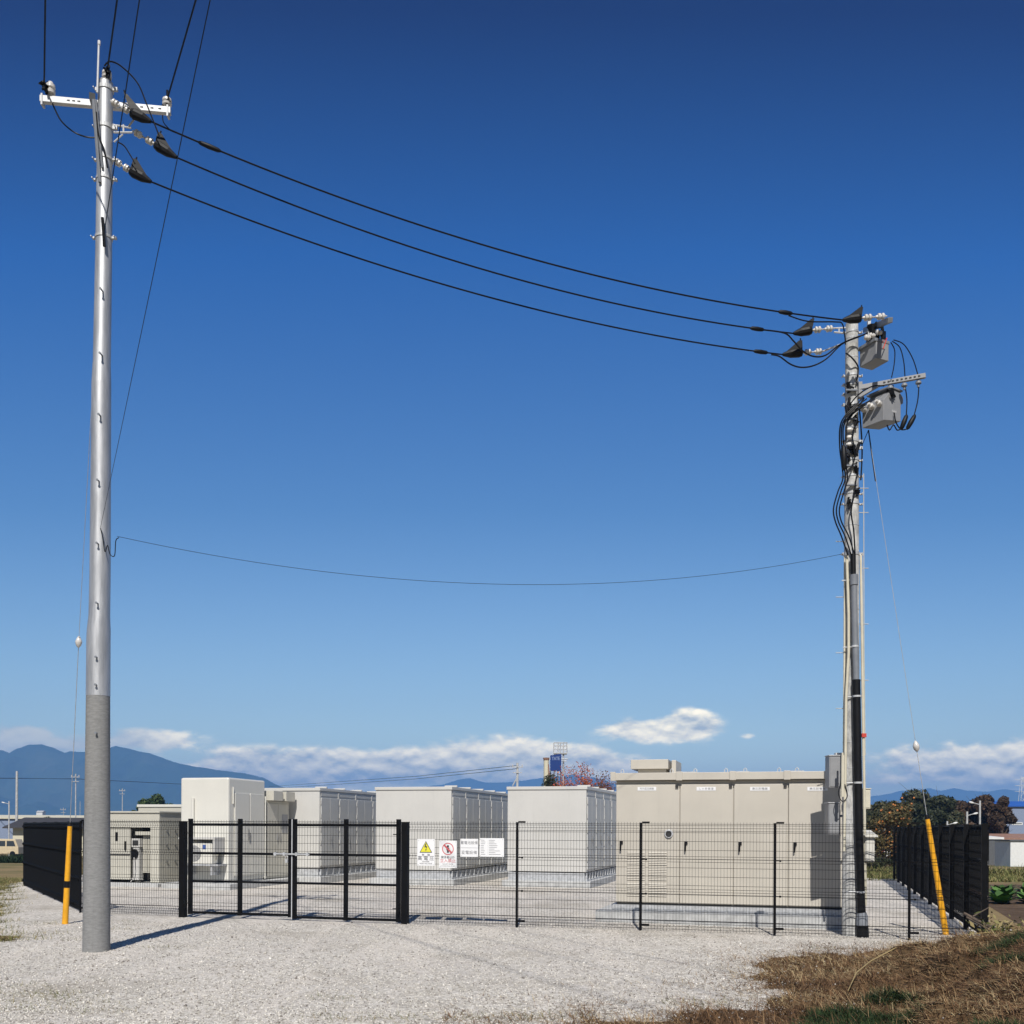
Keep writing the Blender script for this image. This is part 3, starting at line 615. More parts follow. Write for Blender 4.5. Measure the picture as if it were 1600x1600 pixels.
m = MB(SITE); m.box(ua0 - .12, ua1 + .14, bu - .1, b0 - .003, uz1 - .16, uz1 - .1); m.box(ua1 + .08, ua1 + .14, bu - .1, b0 - .003, uz1 - .5, uz1 - .163); m.build('hood', M_cont, t, .006)
m = MB(SITE); m.box(ua0 - .05, ua1 + .2, bu - .03, b0 - .003, uz0 - .05, uz0 - .006); m.box(ua0 + .05, ua0 + .1, bu, b0 - .003, uz0 - .3, uz0 - .052); m.box(ua1 - .05, ua1, bu, b0 - .003, uz0 - .3, uz0 - .052); m.build('wall_bracket', M_galvm, t)
m = MB(SITE); m.tube([(ua1 + .05, bu + .1, uz0 + .1), (ua1 + .12, bu + .1, uz0 + .25), (ua1 + .1, bu + .2, uz0 + .6), (ua1 + .06, b0 - .02, uz0 + .7)], .02, 6); m.build('refrigerant_pipe', M_cream, t)
# grey unit behind it
b1 = b0 + 2.0; g1 = A(414, b1) ; 
t = sthing('switch_cabinet', 'grey switch cabinet with two doors and roof hoods behind the tall cream cabin', 'cabinet', g1, b1)
m = MB(SITE); m.box(g1 - 1.5, g1, b1 + .03, b1 + 1.42, .19, 2.43); m.build('body', M_beige2, t, .008)
for i in range(2):
    m = MB(SITE); y0 = b1 + .07 + i * .66; m.box(g1 + .003, g1 + .03, y0, y0 + .64, .26, 2.36); dd = m.build('door', M_beige2, t, .006)
    m = MB(SITE); y = y0 + (.55 if i == 0 else .06); m.box(g1 + .03, g1 + .06, y, y + .04, 1.3, 1.5); m.build('handle', M_handle, dd)
m = MB(SITE); m.box(g1 + .031, g1 + .036, b1 + .95, b1 + 1.3, 1.5, 2.05); m.build('glass_panel', M_grey, t)
for y in (b1 + .1, b1 + .85):
    m = MB(SITE); m.box(g1 - 1.4, g1 + .22, y, y + .55, 2.44, 2.72); m.build('roof_hood', M_beige2, t, .006)
m = MB(SITE); m.box(g1 - 1.45, g1 + .14, b1 + .72, b1 + .78, 2.44, 2.74); m.build('hood_divider', M_white, t)
# ------------------------------------------------------------------ left power conditioner
b0 = 24.5; a1 = A(249, b0); a0 = a1 - 2.35
t = sthing('power_conditioner', 'open fronted beige power conditioner behind the grey utility pole', 'equipment cabinet', a0, b0)
def loc(x, y, b=b0): return AB(x, y, b)
m = MB(SITE); m.box(a0 - .2, a1 + .2, b0 - .35, b0 + 1.8, -.1, .12); m.build('plinth', M_plinth, t, .01)
ztop = AB(200, 1270, b0)[1]; zopen = AB(200, 1293, b0)[1]; ao0 = A(203, b0); ao1 = A(235, b0)
m = MB(SITE); m.box(ao1, a1, b0, b0 + 1.55, .13, zopen); m.box(a0, a1, b0, b0 + 1.55, zopen, ztop); m.box(a0, a0 + .1, b0, b0 + 1.55, .13, zopen); m.box(a0 + .1, ao1, b0 + .7, b0 + 1.55, .2, zopen - .003); m.build('body', M_beige2, t, .006)
m = MB(SITE); m.box(a0 - .03, a1 + .03, b0 - .04, b0 + 1.58, ztop, ztop + .045); m.build('roof', M_beige2, t, .006)
m = MB(SITE); m.box(a0 + .1, ao0, b0 + .01, b0 + .06, .2, zopen - .03); dd = m.build('door', M_beige2, t, .006)
m = MB(SITE); q, z = loc(182, 1307); m.box(q - .04, q + .04, b0 - .005, b0 + .01, z - .12, z + .12); q2, z2 = loc(196, 1320); m.box(q2 - .02, q2 + .02, b0 - .03, b0 + .01, z2 - .15, z2 + .1); m.build('handle', M_blackp, dd)
m = MB(SITE); m.box(a0 + .1, ao0, b0 - .012, b0 + .008, AB(180, 1335, b0)[1] - .015, AB(180, 1335, b0)[1] + .015); m.build('trim_bar', M_dark, dd)
m = MB(SITE); m.box(ao0 + .003, ao1 - .003, b0 + .6, b0 + .69, .15, zopen - .003); m.build('recess', M_dark, t)
rf0, rz1 = loc(218, 1306); rf1, rz0 = loc(233, 1362)
m = MB(SITE)
for i in range(9): q = ao0 + .28 + i * (ao1 - ao0 - .3) / 9; m.box(q, q + .025, b0 + .2, b0 + .58, rz0, rz1)
m.box(ao0 + .25, ao1 - .02, b0 + .22, b0 + .5, rz0 - .04, rz0); m.box(ao0 + .1, ao1 - .02, b0 + .1, b0 + .5, rz1 + .02, rz1 + .12)
m.build('radiator_fins', M_beige2, t)
q, z = loc(209, 1317); m = MB(SITE); m.box(q - .13, q + .13, b0 + .08, b0 + .3, z - .12, z + .12); m.box(q - .1, q + .1, b0 + .1, b0 + .3, .18, z - .13); m.build('control_unit', M_cont, t, .005)
m = MB(SITE); m.box(q - .09, q + .09, b0 + .07, b0 + .078, z - .07, z + .07); m.build('display', M_dark, t)
q, z = loc(207, 1334); m = MB(SITE); m.tube([(q, b0 + .1, z), (q, b0 + .05, z)], .13, 16); m.tube([(q, b0 + .05, z), (q, b0 + .04, z)], .05, 10); m.build('gauge', M_blackp, t)
m = MB(SITE); m.tube([(q + .02, b0 + .04, z - .1), (q + .06, b0 + .02, z - .4), (q, b0 + .02, z - .7), (q - .05, b0, .14)], .012, 6); m.build('hose', M_porc, t)
m = MB(SITE)
for k in range(3):
    for z in (.7, 1.15, 1.55): m = MB(SITE); m.box(a1 + .002, a1 + .03, b0 + .3 + k * .4, b0 + .36 + k * .4, z, z + .03); m.build('side_catch', M_handle, t)
# unit behind
b2 = 27.2; a2, z2 = AB(216, 1257, b2); a3 = A(276, b2) + .35
t = sthing('transformer_cabinet', 'cream cabinet whose top shows above the open fronted beige unit', 'cabinet', a2, b2)
m = MB(SITE); m.box(a2, a3, b2, b2 + 1.5, .1, z2 - .08); m.build('body', M_beige2, t, .008)
m = MB(SITE); m.box(a2 - .03, a3 + .03, b2 - .03, b2 + 1.53, z2 - .08, z2); m.build('roof', M_white, t, .008)
m = MB(SITE); m.box(a2 - .1, a3 + .1, b2 - .1, b2 + 1.6, -.1, .1); m.build('plinth', M_plinth, t)

# ------------------------------------------------------------------ big beige substation cabinet
CB = 18.15; xs = [962, 1062, 1146, 1231.5, 1318]; aa = [A(x, CB) for x in xs]
zt = AB(1000, 1226, CB)[1]; zb = AB(1000, 1411, CB)[1]
t = sthing('substation_cabinet', 'long beige four door substation cabinet behind the right hand mesh fence', 'cabinet', aa[0], CB)
m = MB(SITE); pa0 = A(931, CB - .15); m.box(pa0, aa[-1] + .35, CB - .16, CB + 2.8, -.15, .225); m.build('plinth', M_plinth, t, .012)
m = MB(SITE)
for x in (1049.5, 1183): a = A(x - 8, CB); m.box(a - .004, a + .004, CB - .162, CB - .158, -.02, .22)
m.build('plinth_joint', M_dark, t)
m = MB(SITE); m.box(aa[0] - .04, aa[-1] + .04, CB - .07, CB + 2.6, .225, .33)
for i in range(11): a = aa[0] + .15 + i * .36; m.tube([(a, CB - .1, .225), (a, CB - .1, .26)], .02, 6)
m.build('base_channel', M_galvm, t)
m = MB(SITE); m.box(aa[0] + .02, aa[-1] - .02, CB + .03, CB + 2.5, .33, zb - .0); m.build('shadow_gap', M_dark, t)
m = MB(SITE); m.box(aa[0], aa[-1], CB + .04, CB + 2.5, zb, zt + .07); m.build('body', M_beige, t, .008)
zf0 = AB(1000, 1219, CB - .07)[1]; zf1 = AB(1000, 1207.5, CB - .07)[1]
m = MB(SITE); m.box(aa[0] - .07, aa[-1] + .06, CB - .07, CB + 2.62, zf0, zf1)
for x in xs[1:4]: a = A(x - 2, CB - .16); m.box(a - .055, a + .055, CB - .09, CB - .0703, zf0 - .012, zf1 + .015)
m.box(aa[0] - .085, aa[0] + .01, CB - .09, CB - .0703, zf0 - .012, zf1 + .02)
m.build('roof', M_beige, t, .006)
for i in range(4):
    q0, q1 = aa[i] + .008, aa[i + 1] - .008
    m = MB(SITE); m.box(q0, q1, CB, CB + .036, zb + .01, zt); dd = m.build('door', M_beige, t, .006)
    a = A((971, 1072, 1156.5, 1242.5)[i], CB); z = AB(1000, 1318, CB)[1]
    m = MB(SITE); m.box(a - .028, a + .028, CB - .02, CB - .001, z - .01, z + .045); m.tube([(a - .005, CB - .035, z + .02), (a - .012, CB - .045, z - .13)], [.02, .013], 8); m.build('handle', M_blackp, dd)
    lx = (1010.5, 1103, 1187, 1277)[i]; a = A(lx, CB); z = AB(lx, 1232.5, CB)[1]
    m = MB(SITE); m.box(a - .165, a + .165, CB - .006, CB - .001, z - .032, z + .032); pl = m.build('nameplate', M_sign, dd)
    m = MB(SITE); text(m, ['所内変圧器盤', 'し ゃ 断 器 盤', '高圧配電盤', '高圧配電盤'][i], .042, (a, CB - .008, z), X3, Z3, sx=1.25 if i > 1 else 1.0); m.build('lettering', M_inkg, pl)
    m = MB(SITE); a = aa[i + 1] - .045; m.box(a - .03, a + .02, CB - .03, CB - .002, zt - .06, zt - .0); m.build('door_stop', M_dark, t)
m = MB(SITE)
for c0, c1 in ((980, 1008), (1014, 1042)):
    p0, p1 = A(c0, CB), A(c1, CB)
    for r0 in (1331, 1355, 1380):
        for k in range(8): z = AB(1010, r0 + k * 2.6, CB)[1]; m.add([(p0, CB - .002, z), (p1, CB - .002, z), (p1, CB - .016, z - .02), (p0, CB - .016, z - .02)], [(0, 1, 2, 3)]); m.add([(p0, CB - .016, z - .02), (p1, CB - .016, z - .02), (p1, CB - .002, z - .022), (p0, CB - .002, z - .022)], [(0, 1, 2, 3)])
m.build('louvre', M_beige, t)
a, z = AB(1045, 1303, CB); m = MB(SITE); m.tube([(a, CB - .03, z), (a, CB, z)], [.068, .08], 20); m.build('vent_ring', M_arm, t)
m = MB(SITE); m.tube([(a, CB - .034, z), (a, CB - .031, z)], .054, 20); m.build('vent_opening', M_dark, t)
ha0, hz1 = AB(985.5, 1187, CB + .5); ha1 = A(1043.5, CB + .5)
m = MB(SITE); m.box(ha0, ha1, CB + .5, CB + 1.6, zf1 + .1, hz1); m.box(ha0 + .12, ha1 - .05, CB + .6, CB + 1.5, zf1 + .002, zf1 + .1); m.box(ha1 + .05, ha1 + .13, CB + .6, CB + 1.5, zf1 + .003, hz1 - .01); m.build('roof_ventilator', M_beige, t, .008)
m = MB(SITE)
for x in (972, 1049, 1086, 1134, 1164, 1217, 1245):
    a = A(x, CB + .1); z = zf1; m.tube([(a - .025, CB + .1, z), (a - .025, CB + .1, z + .05), (a, CB + .1, z + .075), (a + .025, CB + .1, z + .05), (a + .025, CB + .1, z)], .009, 6); m.build('lifting_eye', M_arm, t); m = MB(SITE)
pass
m = MB(SITE)
for x in (1065, 1148, 1233): a = A(x, CB + .6); m = MB(SITE); m.box(a, a + .25, CB + .6, CB + .9, zf1 + .003, zf1 + .05); m.build('roof_bracket', M_galvm, t)

# ------------------------------------------------------------------ poles
def insulators(parent, s, e, n=2, r=.045):
    s = Vector(s); e = Vector(e)
    for k in range(n):
        p0 = s.lerp(e, (k + .12) / n); p1 = s.lerp(e, (k + .88) / n)
        m = MB(); m.lathe(p0, p1, [(0, .018), (.12, r * .7), (.2, r), (.38, r), (.42, r * .55), (.5, r * .55), (.55, r), (.75, r), (.8, r * .5), (1, .018)]); m.build('insulator', M_porc, parent, 0, True)
    m = MB(); m.tube([s, e], .01, 6); m.build('link_rod', M_galvm, parent)
def clampbody(parent, s, e, fin, r=.045):
    """black wedge shaped dead end cover from s (insulator side) to e (line side) with a fin towards 'fin'"""
    s = Vector(s); e = Vector(e); fin = Vector(fin); ax = (e - s)
    m = MB(); m.tube([s, s.lerp(e, .15), s.lerp(e, .6), e], [r * .8, r, r * .9, r * .35], 10)
    nrm = ax.cross(fin - s).normalized() * .03
    poly = [s.lerp(e, .0), s.lerp(e, .97), s.lerp(fin, .6) + ax * .45, fin + ax * .12, fin - ax * .06, s.lerp(fin, .5) - ax * .04]
    n = len(poly); vs = [p + nrm for p in poly] + [p - nrm for p in poly]
    m.add(vs, [tuple(range(n)), tuple(range(2 * n - 1, n - 1, -1))] + [(i, i + n, (i + 1) % n + n, (i + 1) % n) for i in range(n)])
    m.tube([s.lerp(fin, .9), fin + (fin - s) * .25], .01, 6)
    m.build('dead_end_cover', M_blackp, parent)
def band(parent, c, r, h=.05, bolt=True, m_=None):
    m = MB(); c = Vector(c); m.tube([c - Vector((0, 0, h / 2)), c + Vector((0, 0, h / 2))], r + .008, 24)
    if bolt:
        for s in (-1, 1): m.box(c.x + s * (r + .0) - .015, c.x + s * (r + .05) + .015, c.y - .02, c.y + .02, c.z - h * .5 + .004, c.z + h * .5 - .004); m.tube([(c.x + s * (r + .045), c.y - .06, c.z), (c.x + s * (r + .045), c.y + .04, c.z)], .008, 6)
    m.build('band', m_ or M_galvm, parent)
def line(name, label, p0, p1, sag, r, parent=None, n=36, group=None):
    p0 = Vector(p0); p1 = Vector(p1); pts = [p0.lerp(p1, i / n) - Vector((0, 0, 4 * sag * (i / n) * (1 - i / n))) for i in range(n + 1)]
    m = MB(); m.tube(pts, r, 6); o = m.build(name, M_cable, parent, 0, True)
    if label: tag(o, label, 'power line', group)
    return o
# left pole
ZL = 13.66
def lp(x, y, dz=0): return P(x, y, ZL + dz)
base = lp(150.5, 1489)
TL = thing('utility_pole', 'tall silver steel utility pole on a rough grey base standing in front of the gate', 'utility pole', (base.x, base.y, 0))
def shaft(nm, pts, M_, seg=32):
    m = MB(); P_ = [lp(x, y) for x, y, r in pts]; P_[0].z = min(P_[0].z, P_[0].z)
    m.tube(P_, [r for x, y, r in pts], seg); return m.build(nm, M_, TL, 0, True)
shaft('base_section', [(150.3, 1500, .176), (150.6, 1484, .175), (153.3, 1088, .151)], M_conc)
shaft('lower_section', [(153.3, 1088, .1535), (153.9, 1000, .1515), (154.4, 985, .149), (155.3, 962, .135), (156.4, 900, .1325), (158.4, 600, .1235)], M_galv)
shaft('upper_section', [(158.4, 600, .1235), (159, 570, .114), (159.2, 567, .1125), (162, 400, .106), (165, 130, .094)], M_galv)
m = MB(); m.tube([lp(165, 130), lp(165, 126)], [.097, .07], 24); m.build('top_cap', M_conc, TL)
for x, y in ((161, 460), (160, 560), (158, 655), (156, 757), (155, 855), (154.5, 948), (153.5, 1032), (153, 1075), (153.5, 1150)):
    p = lp(x, y - 4, -.10); m = MB(); m.tube([p, p + Vector((0, -.085, 0))], .010, 8); m.tube([p + Vector((0, -.085, 0)), p + Vector((0, -.095, 0))], .016, 8); m.build('step_bolt', M_greyd, TL)
band(TL, lp(162.3, 372), .106, .035); band(TL, lp(163.5, 281), .103, .03); band(TL, lp(164.2, 200), .10, .05); band(TL, lp(164.2, 250), .10, .03); band(TL, lp(165, 140), .097, .05)
m = MB(); p = lp(152, 145, -.12); m.tube([p, lp(154.5, 66, -.12)], .014, 8); m.tube([lp(154.8, 70, -.12), lp(155, 64, -.12)], .02, 8); m.build('lightning_rod', M_arm, TL)
# crossarm
cl_, cr_ = P(63, 155.5, ZL + .06), P(267, 174, ZL + .26)
def beam(mb, p0, p1, w_, h_):
    p0 = Vector(p0); p1 = Vector(p1); X = (p1 - p0).normalized(); Y = Vector((0, 0, 1)).cross(X).normalized(); Z = X.cross(Y)
    Mx = Matrix((X, Y, Z)).transposed().to_4x4(); Mx.translation = p0
    mb.box(0, (p1 - p0).length, -w_ / 2, w_ / 2, -h_ / 2, h_ / 2, Mx)
off = Vector((0, 0, 0))
m = MB(); beam(m, cl_ + off, cr_ + off, .07, .085); ca_ = m.build('crossarm', M_arm, TL, .004)
m = MB()
for f in (.22, .26, .3, .78, .86, .92): p = (cl_ + off).lerp(cr_ + off, f) + Vector((0, -.0365, 0)); m.box(p.x - .02, p.x + .02, p.y - .001, p.y, p.z - .008, p.z + .008)
m.build('slot', M_dark, ca_)
for f in (.02, .98):
    p = (cl_ + off).lerp(cr_ + off, f); m = MB(); m.box(p.x - .012, p.x + .012, p.y - .045, p.y + .045, p.z - .09, p.z + .06); m.build('arm_bracket', M_arm, ca_)
m = MB(); beam(m, P(144, 150, ZL - .17), P(144.5, 151, ZL + .9), .075, .075); m.tube([P(146, 156, ZL - .19), P(156, 285, ZL - .12)], .022, 6); m.tube([P(149, 156, ZL - .17), P(160, 262, ZL - .12)], .016, 6); m.build('crossarm_brace', M_greyd, TL)
# pin insulators at the arm ends
def pin(p, sc_=1.0):
    m = MB(); p = Vector(p); m.lathe(p, p + Vector((0, 0, .2 * sc_)), [(0, .02), (.2, .025), (.22, .06), (.4, .065), (.45, .045), (.55, .045), (.6, .062), (.8, .06), (.86, .04), (1, .03)], 16); m.build('insulator', M_porc, TL, 0, True)
pL, pT, pR = P(79, 152, ZL + .06), P(167, 128, ZL), P(261, 168, ZL + .26)
pin(pL); pin(P(167, 126, ZL - .02), .7); pin(pR, .7)
def blackmess(parent, p, s=.05, n=5):
    m = MB(); p = Vector(p)
    for k in range(n):
        q = [p + Vector((random.gauss(0, s * .5), random.gauss(0, s * .4), random.gauss(0, s))) for _ in range(4)]; m.tube(q, s * .32, 6)
    m.build('tie_shade_tangle', M_blackp, parent)  # wire ties; some on the concrete pole also stand in for shadow
w1, w2, w3 = P(69, 137, ZL + .03), P(168, 112, ZL - .1), P(261, 156, ZL + .24)
blackmess(TL, w1 + Vector((.02, 0, 0)), .06); blackmess(TL, w2, .045); blackmess(TL, w3, .05, 4)
# incoming lines, passing over the camera to the next pole
def over(x0, y0, zoff, xtop, r, nm, label, slope=.46, sag=.5, far=30):
    p0 = P(x0, y0, ZL + zoff)
    # find the horizontal direction so that the line leaves the picture's top near xtop
    H = p0.z - EYE; Zt = H / ((HZ - 0) / F); Xt = (xtop - 800) / F * Zt
    dvec = Vector((Xt - p0.x, Zt - p0.y, 0)); dvec /= abs(dvec.y)
    p1 = p0 + dvec * far
    return p0, p1
inc = []
for k, (x0, y0, zo, xt, r, sg, lab) in enumerate([(69, 134, .03, 64, .011, .25, 'black overhead line from the left end of the crossarm'), (168, 108, -.1, 176, .011, .25, 'black overhead line from the very top of the silver pole'),
        (262, 153, .24, 298, .011, .25, 'black overhead line from the right end of the crossarm'), (163, 362, -.12, 211, .006, .05, 'thinner dark overhead line ending at the clamp below the silver pole top'),
        (157, 824, -.14, 314, .0026, .15, 'thin long overhead line ending halfway up the silver pole')]):
    p0, p1 = over(x0, y0, zo, xt, r, '', '')
    line('overhead_line', lab, p0, p1, sg, r, group='overhead lines crossing above the viewer')
# dead-end strings to the three spans
SP = []
for ins0, ins1, e, fin in (((172, 157), (205, 176), (236, 190), (196, 148)), ((207, 204), (243, 226), (276, 246), (250, 209)), ((179, 251), (204, 267), (236, 284), (212, 250))):
    dz = -.12 if ins0[0] == 172 else (.05 if ins0[0] == 207 else .1)
    i0, i1, ee, ff = P(*ins0, ZL + dz), P(*ins1, ZL + dz + .02), P(*e, ZL + dz + .04), P(*fin, ZL + dz + .02)
    insulators(TL, i0, i1); clampbody(TL, i1, ee, ff, .068); SP.append(ee)
m = MB(); m.tube([P(176, 195, ZL), P(205, 200, ZL)], .012, 6); m.tube([P(178, 207, ZL), P(207, 207, ZL)], .012, 6); m.tube([P(193, 195, ZL), P(193, 207, ZL)], .012, 6); m.tube([P(200, 199, ZL), P(210, 186, ZL)], .012, 6); m.tube([P(178, 222, ZL), P(192, 210, ZL)], .01, 6); m.build('string_bracket', M_arm, TL)
def cable(parent, pts, r, nm='jumper_cable'):
    # smooth polyline through pixel/depth points
    pp = [P(*q) for q in pts]; out = []
    for i in range(len(pp) - 1):
        p0 = pp[max(i - 1, 0)]; p1 = pp[i]; p2 = pp[i + 1]; p3 = pp[min(i + 2, len(pp) - 1)]
        for k in range(6):
            t_ = k / 6; out.append(.5 * ((2 * p1) + (p2 - p0) * t_ + (2 * p0 - 5 * p1 + 4 * p2 - p3) * t_ ** 2 + (3 * p1 - p0 - 3 * p2 + p3) * t_ ** 3))
    out.append(pp[-1]); m = MB(); m.tube(out, r, 6); return m.build(nm, M_cable, parent, 0, True)
Z1 = ZL - .15
cable(TL, [(163, 103, Z1), (172, 96, Z1), (190, 104, Z1), (215, 130, Z1), (230, 165, Z1), (244, 200, Z1), (250, 216, Z1)], .010)
cable(TL, [(82, 162, ZL + .05), (95, 188, ZL - .05), (115, 206, ZL - .2), (135, 214, ZL - .15), (150, 215, ZL - .12)], .010)
cable(TL, [(184, 222, ZL), (194, 228, ZL), (204, 243, ZL), (211, 256, ZL)], .009)
cable(TL, [(254, 180, ZL - .1), (256, 192, ZL - .1), (268, 205, ZL - .05)], .007)
cable(TL, [(150, 175, ZL - .18), (154, 210, ZL - .16), (163, 235, ZL - .16), (168, 262, ZL - .16)], .012)
cable(TL, [(160, 340, Z1), (162, 365, Z1), (163, 385, Z1)], .02)
cable(TL, [(157, 825, Z1), (160, 838, Z1), (164, 862, Z1), (168, 852, Z1), (172, 866, Z1), (179, 868, Z1), (181, 845, Z1), (186, 840, Z1)], .006)
# right pole
ZR = 16.26
def rp(x, y, dz=0): return P(x, y, ZR + dz)
base = rp(1329.5, 1462)
TR = thing('utility_pole', 'weathered concrete utility pole with black conduit beside the beige cabinet', 'utility pole', (base.x, base.y, 0))
m = MB(); m.tube([rp(1329.5, 1475), rp(1331, 506)], [.142, .097], 32); m.build('shaft', M_conc2, TR, 0, True)
for y in (1393, 1372, 1280, 1200, 1160, 1043, 953, 822, 640, 560, 530): 
    f = (y - 506) / 960; band(TR, rp(1331 - 1.5 * f, y), .097 + .045 * f - .004, .014, False)
for y in (866, 602, 617, 633, 700, 690): f = (y - 506) / 960; band(TR, rp(1331 - 1.5 * f, y), .097 + .045 * f, .05)
for y in (520, 588, 720, 745, 772, 788): f = (y - 506) / 960; band(TR, rp(1331 - 1.5 * f, y), .097 + .045 * f, .03)
def pipe(nm, pts, r, M_, n=14):
    m = MB(); m.tube([P(*q) for q in pts], r, n); return m.build(nm, M_, TR, 0, True)
zc = ZR - .22
cn = pipe('black_conduit', [(1338, 1062, zc), (1342, 1300, zc), (1346, 1426, zc)], .062, M_blackp)
pipe('conduit_foot', [(1346, 1426, zc), (1347, 1432, zc), (1347, 1448, zc)], [.07, .088, .088], M_greyd)
pipe('conduit_boot', [(1347, 1446, zc), (1348, 1468, zc)], .094, M_blackp)
pipe('grey_conduit', [(1334.5, 912, zc), (1335.5, 975, zc), (1338, 1064, zc)], .048, M_greyd)
pipe('conduit_collar', [(1334.5, 898, zc), (1334.6, 914, zc)], .06, M_greyd)
pipe('cable_bundle', [(1333, 866, zc + .02), (1333.5, 900, zc)], .04, M_cable)
pipe('cream_conduit', [(1323, 868, ZR - .16), (1326, 960, ZR - .16), (1326, 1020, ZR - .16), (1322, 1090, ZR - .16), (1321, 1190, ZR - .17), (1319, 1330, ZR - .2)], .022, M_cream)
pipe('cream_conduit', [(1320, 870, ZR - .05), (1319.5, 1000, ZR - .05), (1318.5, 1180, ZR - .1)], .016, M_cream)
pipe('cream_conduit', [(1345, 868, ZR - .05), (1347, 1000, ZR - .05), (1349, 1150, ZR - .05), (1350.5, 1240, ZR - .05), (1352.5, 1415, ZR - .05)], .022, M_cream)
pipe('ground_wire', [(1349.5, 740, ZR), (1350, 1000, ZR), (1352, 1180, ZR)], .006, M_cream, 6)
pipe('cream_conduit', [(1317, 1180, ZR - .3), (1316.5, 1245, ZR - .3)], .026, M_cream)
for y, x in ((905, 1334.5), (1010, 1336), (1088, 1339), (1223, 1341), (1394, 1345)):
    c = P(x, y, zc); m = MB(); m.tube([c - Vector((0, 0, .014)), c + Vector((0, 0, .014))], .068 if y > 1060 else .055, 16); m.tube([c + Vector((0, .05, 0)), c + Vector((-.16, .1, 0))], .01, 6); m.build('conduit_clamp', M_arm, TR)
for y in (846, 933, 1020, 1107): m = MB(); m.tube([rp(1320, y), rp(1306, y)], .007, 6); m.build('step_bolt', M_galvm, TR)
for y in (763, 801, 888, 975, 1063): m = MB(); m.tube([rp(1342, y), rp(1357, y)], .007, 6); m.build('step_bolt', M_galvm, TR)
m = MB(); m.box(*(lambda p: (p.x - .03, p.x + .04, p.y - .03, p.y + .03, p.z - .03, p.z + .03))(rp(1349, 1149, -.06))); m.build('tape', M_orange, TR)
# top gear
def bx(nm, x0, y0, x1, y1, Z, dep, M_, parent, rot=0, bev=.006, dz=0):
    p0, p1 = P(x0, y1, Z), P(x1, y0, Z); c = (p0 + p1) / 2; w_ = (p1.x - p0.x) / 2; h_ = (p1.z - p0.z) / 2
    Mx = Matrix.Translation(c) @ Matrix.Rotation(rot, 4, 'Z'); m = MB(Mx); m.box(-w_, w_, 0, dep, -h_, h_); return m.build(nm, M_, parent, bev)
ends = []
for ins1, ins0, e, fin, dz in (((1345, 497), (1386, 494), (1317, 500), (1346, 481), -.75), ((1268, 516), (1304, 513), (1240, 521), (1270, 499), 0), ((1253, 551), (1287, 549), (1223, 554), (1251, 533), .3)):
    i0, i1, ee, ff = P(*ins0, ZR + dz), P(*ins1, ZR + dz), P(*e, ZR + dz), P(*fin, ZR + dz)
    insulators(TR, i0, i1, 2, .05); clampbody(TR, i1, ee, ff, .07); ends.append(ee)
m = MB(); beam(m, P(1391, 500, ZR - .95), P(1352, 516, ZR + .9), .075, .075); m.build('crossarm', M_greyd, TR, .004)
m = MB(); m.tube([P(1303, 513, ZR), P(1325, 512, ZR)], .013, 6); m.tube([P(1303, 519, ZR), P(1325, 521, ZR)], .013, 6); m.tube([P(1311, 512, ZR), P(1311, 520, ZR)], .013, 6); m.tube([P(1286, 549, ZR + .3), P(1318, 536, ZR + .1)], .013, 6); m.build('string_bracket', M_arm, TR)
L1e, L2e, L3e = ends
sp = [('upper black power line strung between the two poles', SP[0], L1e, .40), ('middle black power line strung between the two poles', SP[1], L2e, .36), ('lower black power line strung between the two poles', SP[2], L3e, .34)]
for lab, p0, p1, sg in sp: line('power_line', lab, p0, p1, sg, .0112, group='three lines between the poles')
line('messenger_wire', 'thin dark messenger wire sagging low between the two poles', P(183, 838, ZL), P(1314, 866, ZR), .56, .0032)
def sleeve(x0, y0, x1, y1, Z, parent, r=.035, nm='line_sleeve'):
    p0, p1 = P(x0, y0, Z), P(x1, y1, Z); m = MB(); m.tube([p0, p0.lerp(p1, .12), p0.lerp(p1, .5), p0.lerp(p1, .88), p1], [.012, r * .8, r, r * .8, .012], 10); m.build(nm, M_blackp, parent, 0, True)
def on(p0, p1, sg, f): return p0.lerp(p1, f) - Vector((0, 0, 4 * sg * f * (1 - f)))
for (lab, p0, p1, sg), f0, f1, par in ((sp[0], .895, .918, TR), (sp[1], .918, .944, TR), (sp[2], .945, .972, TR), (sp[0], .06, .09, TL)):
    q0, q1 = on(p0, p1, sg, f0), on(p0, p1, sg, f1); m = MB(); m.tube([q0, q0.lerp(q1, .12), q0.lerp(q1, .5), q0.lerp(q1, .88), q1], [.012, .028, .034, .028, .012], 10); m.build('line_sleeve', M_blackp, par, 0, True)
zj = ZR - .1
cable(TR, [(1232, 493, zj - .5), (1262, 502, zj - .5), (1305, 503, zj - .5), (1316, 506, zj - .4), (1320, 525, zj - .2), (1321, 538, zj)], .010)
cable(TR, [(1194, 515.5, zj), (1226, 520.5, zj), (1240, 533, zj), (1255, 549, zj), (1272, 557, zj), (1290, 555, zj), (1310, 540, zj), (1330, 530, zj - .1), (1350, 523, zj - .1)], .012)
cable(TR, [(1205, 554, zj), (1218, 557, zj), (1235, 569, zj), (1252, 574, zj), (1272, 571, zj), (1292, 560, zj), (1315, 538, zj), (1340, 527, zj - .1), (1356, 520, zj - .1)], .012)
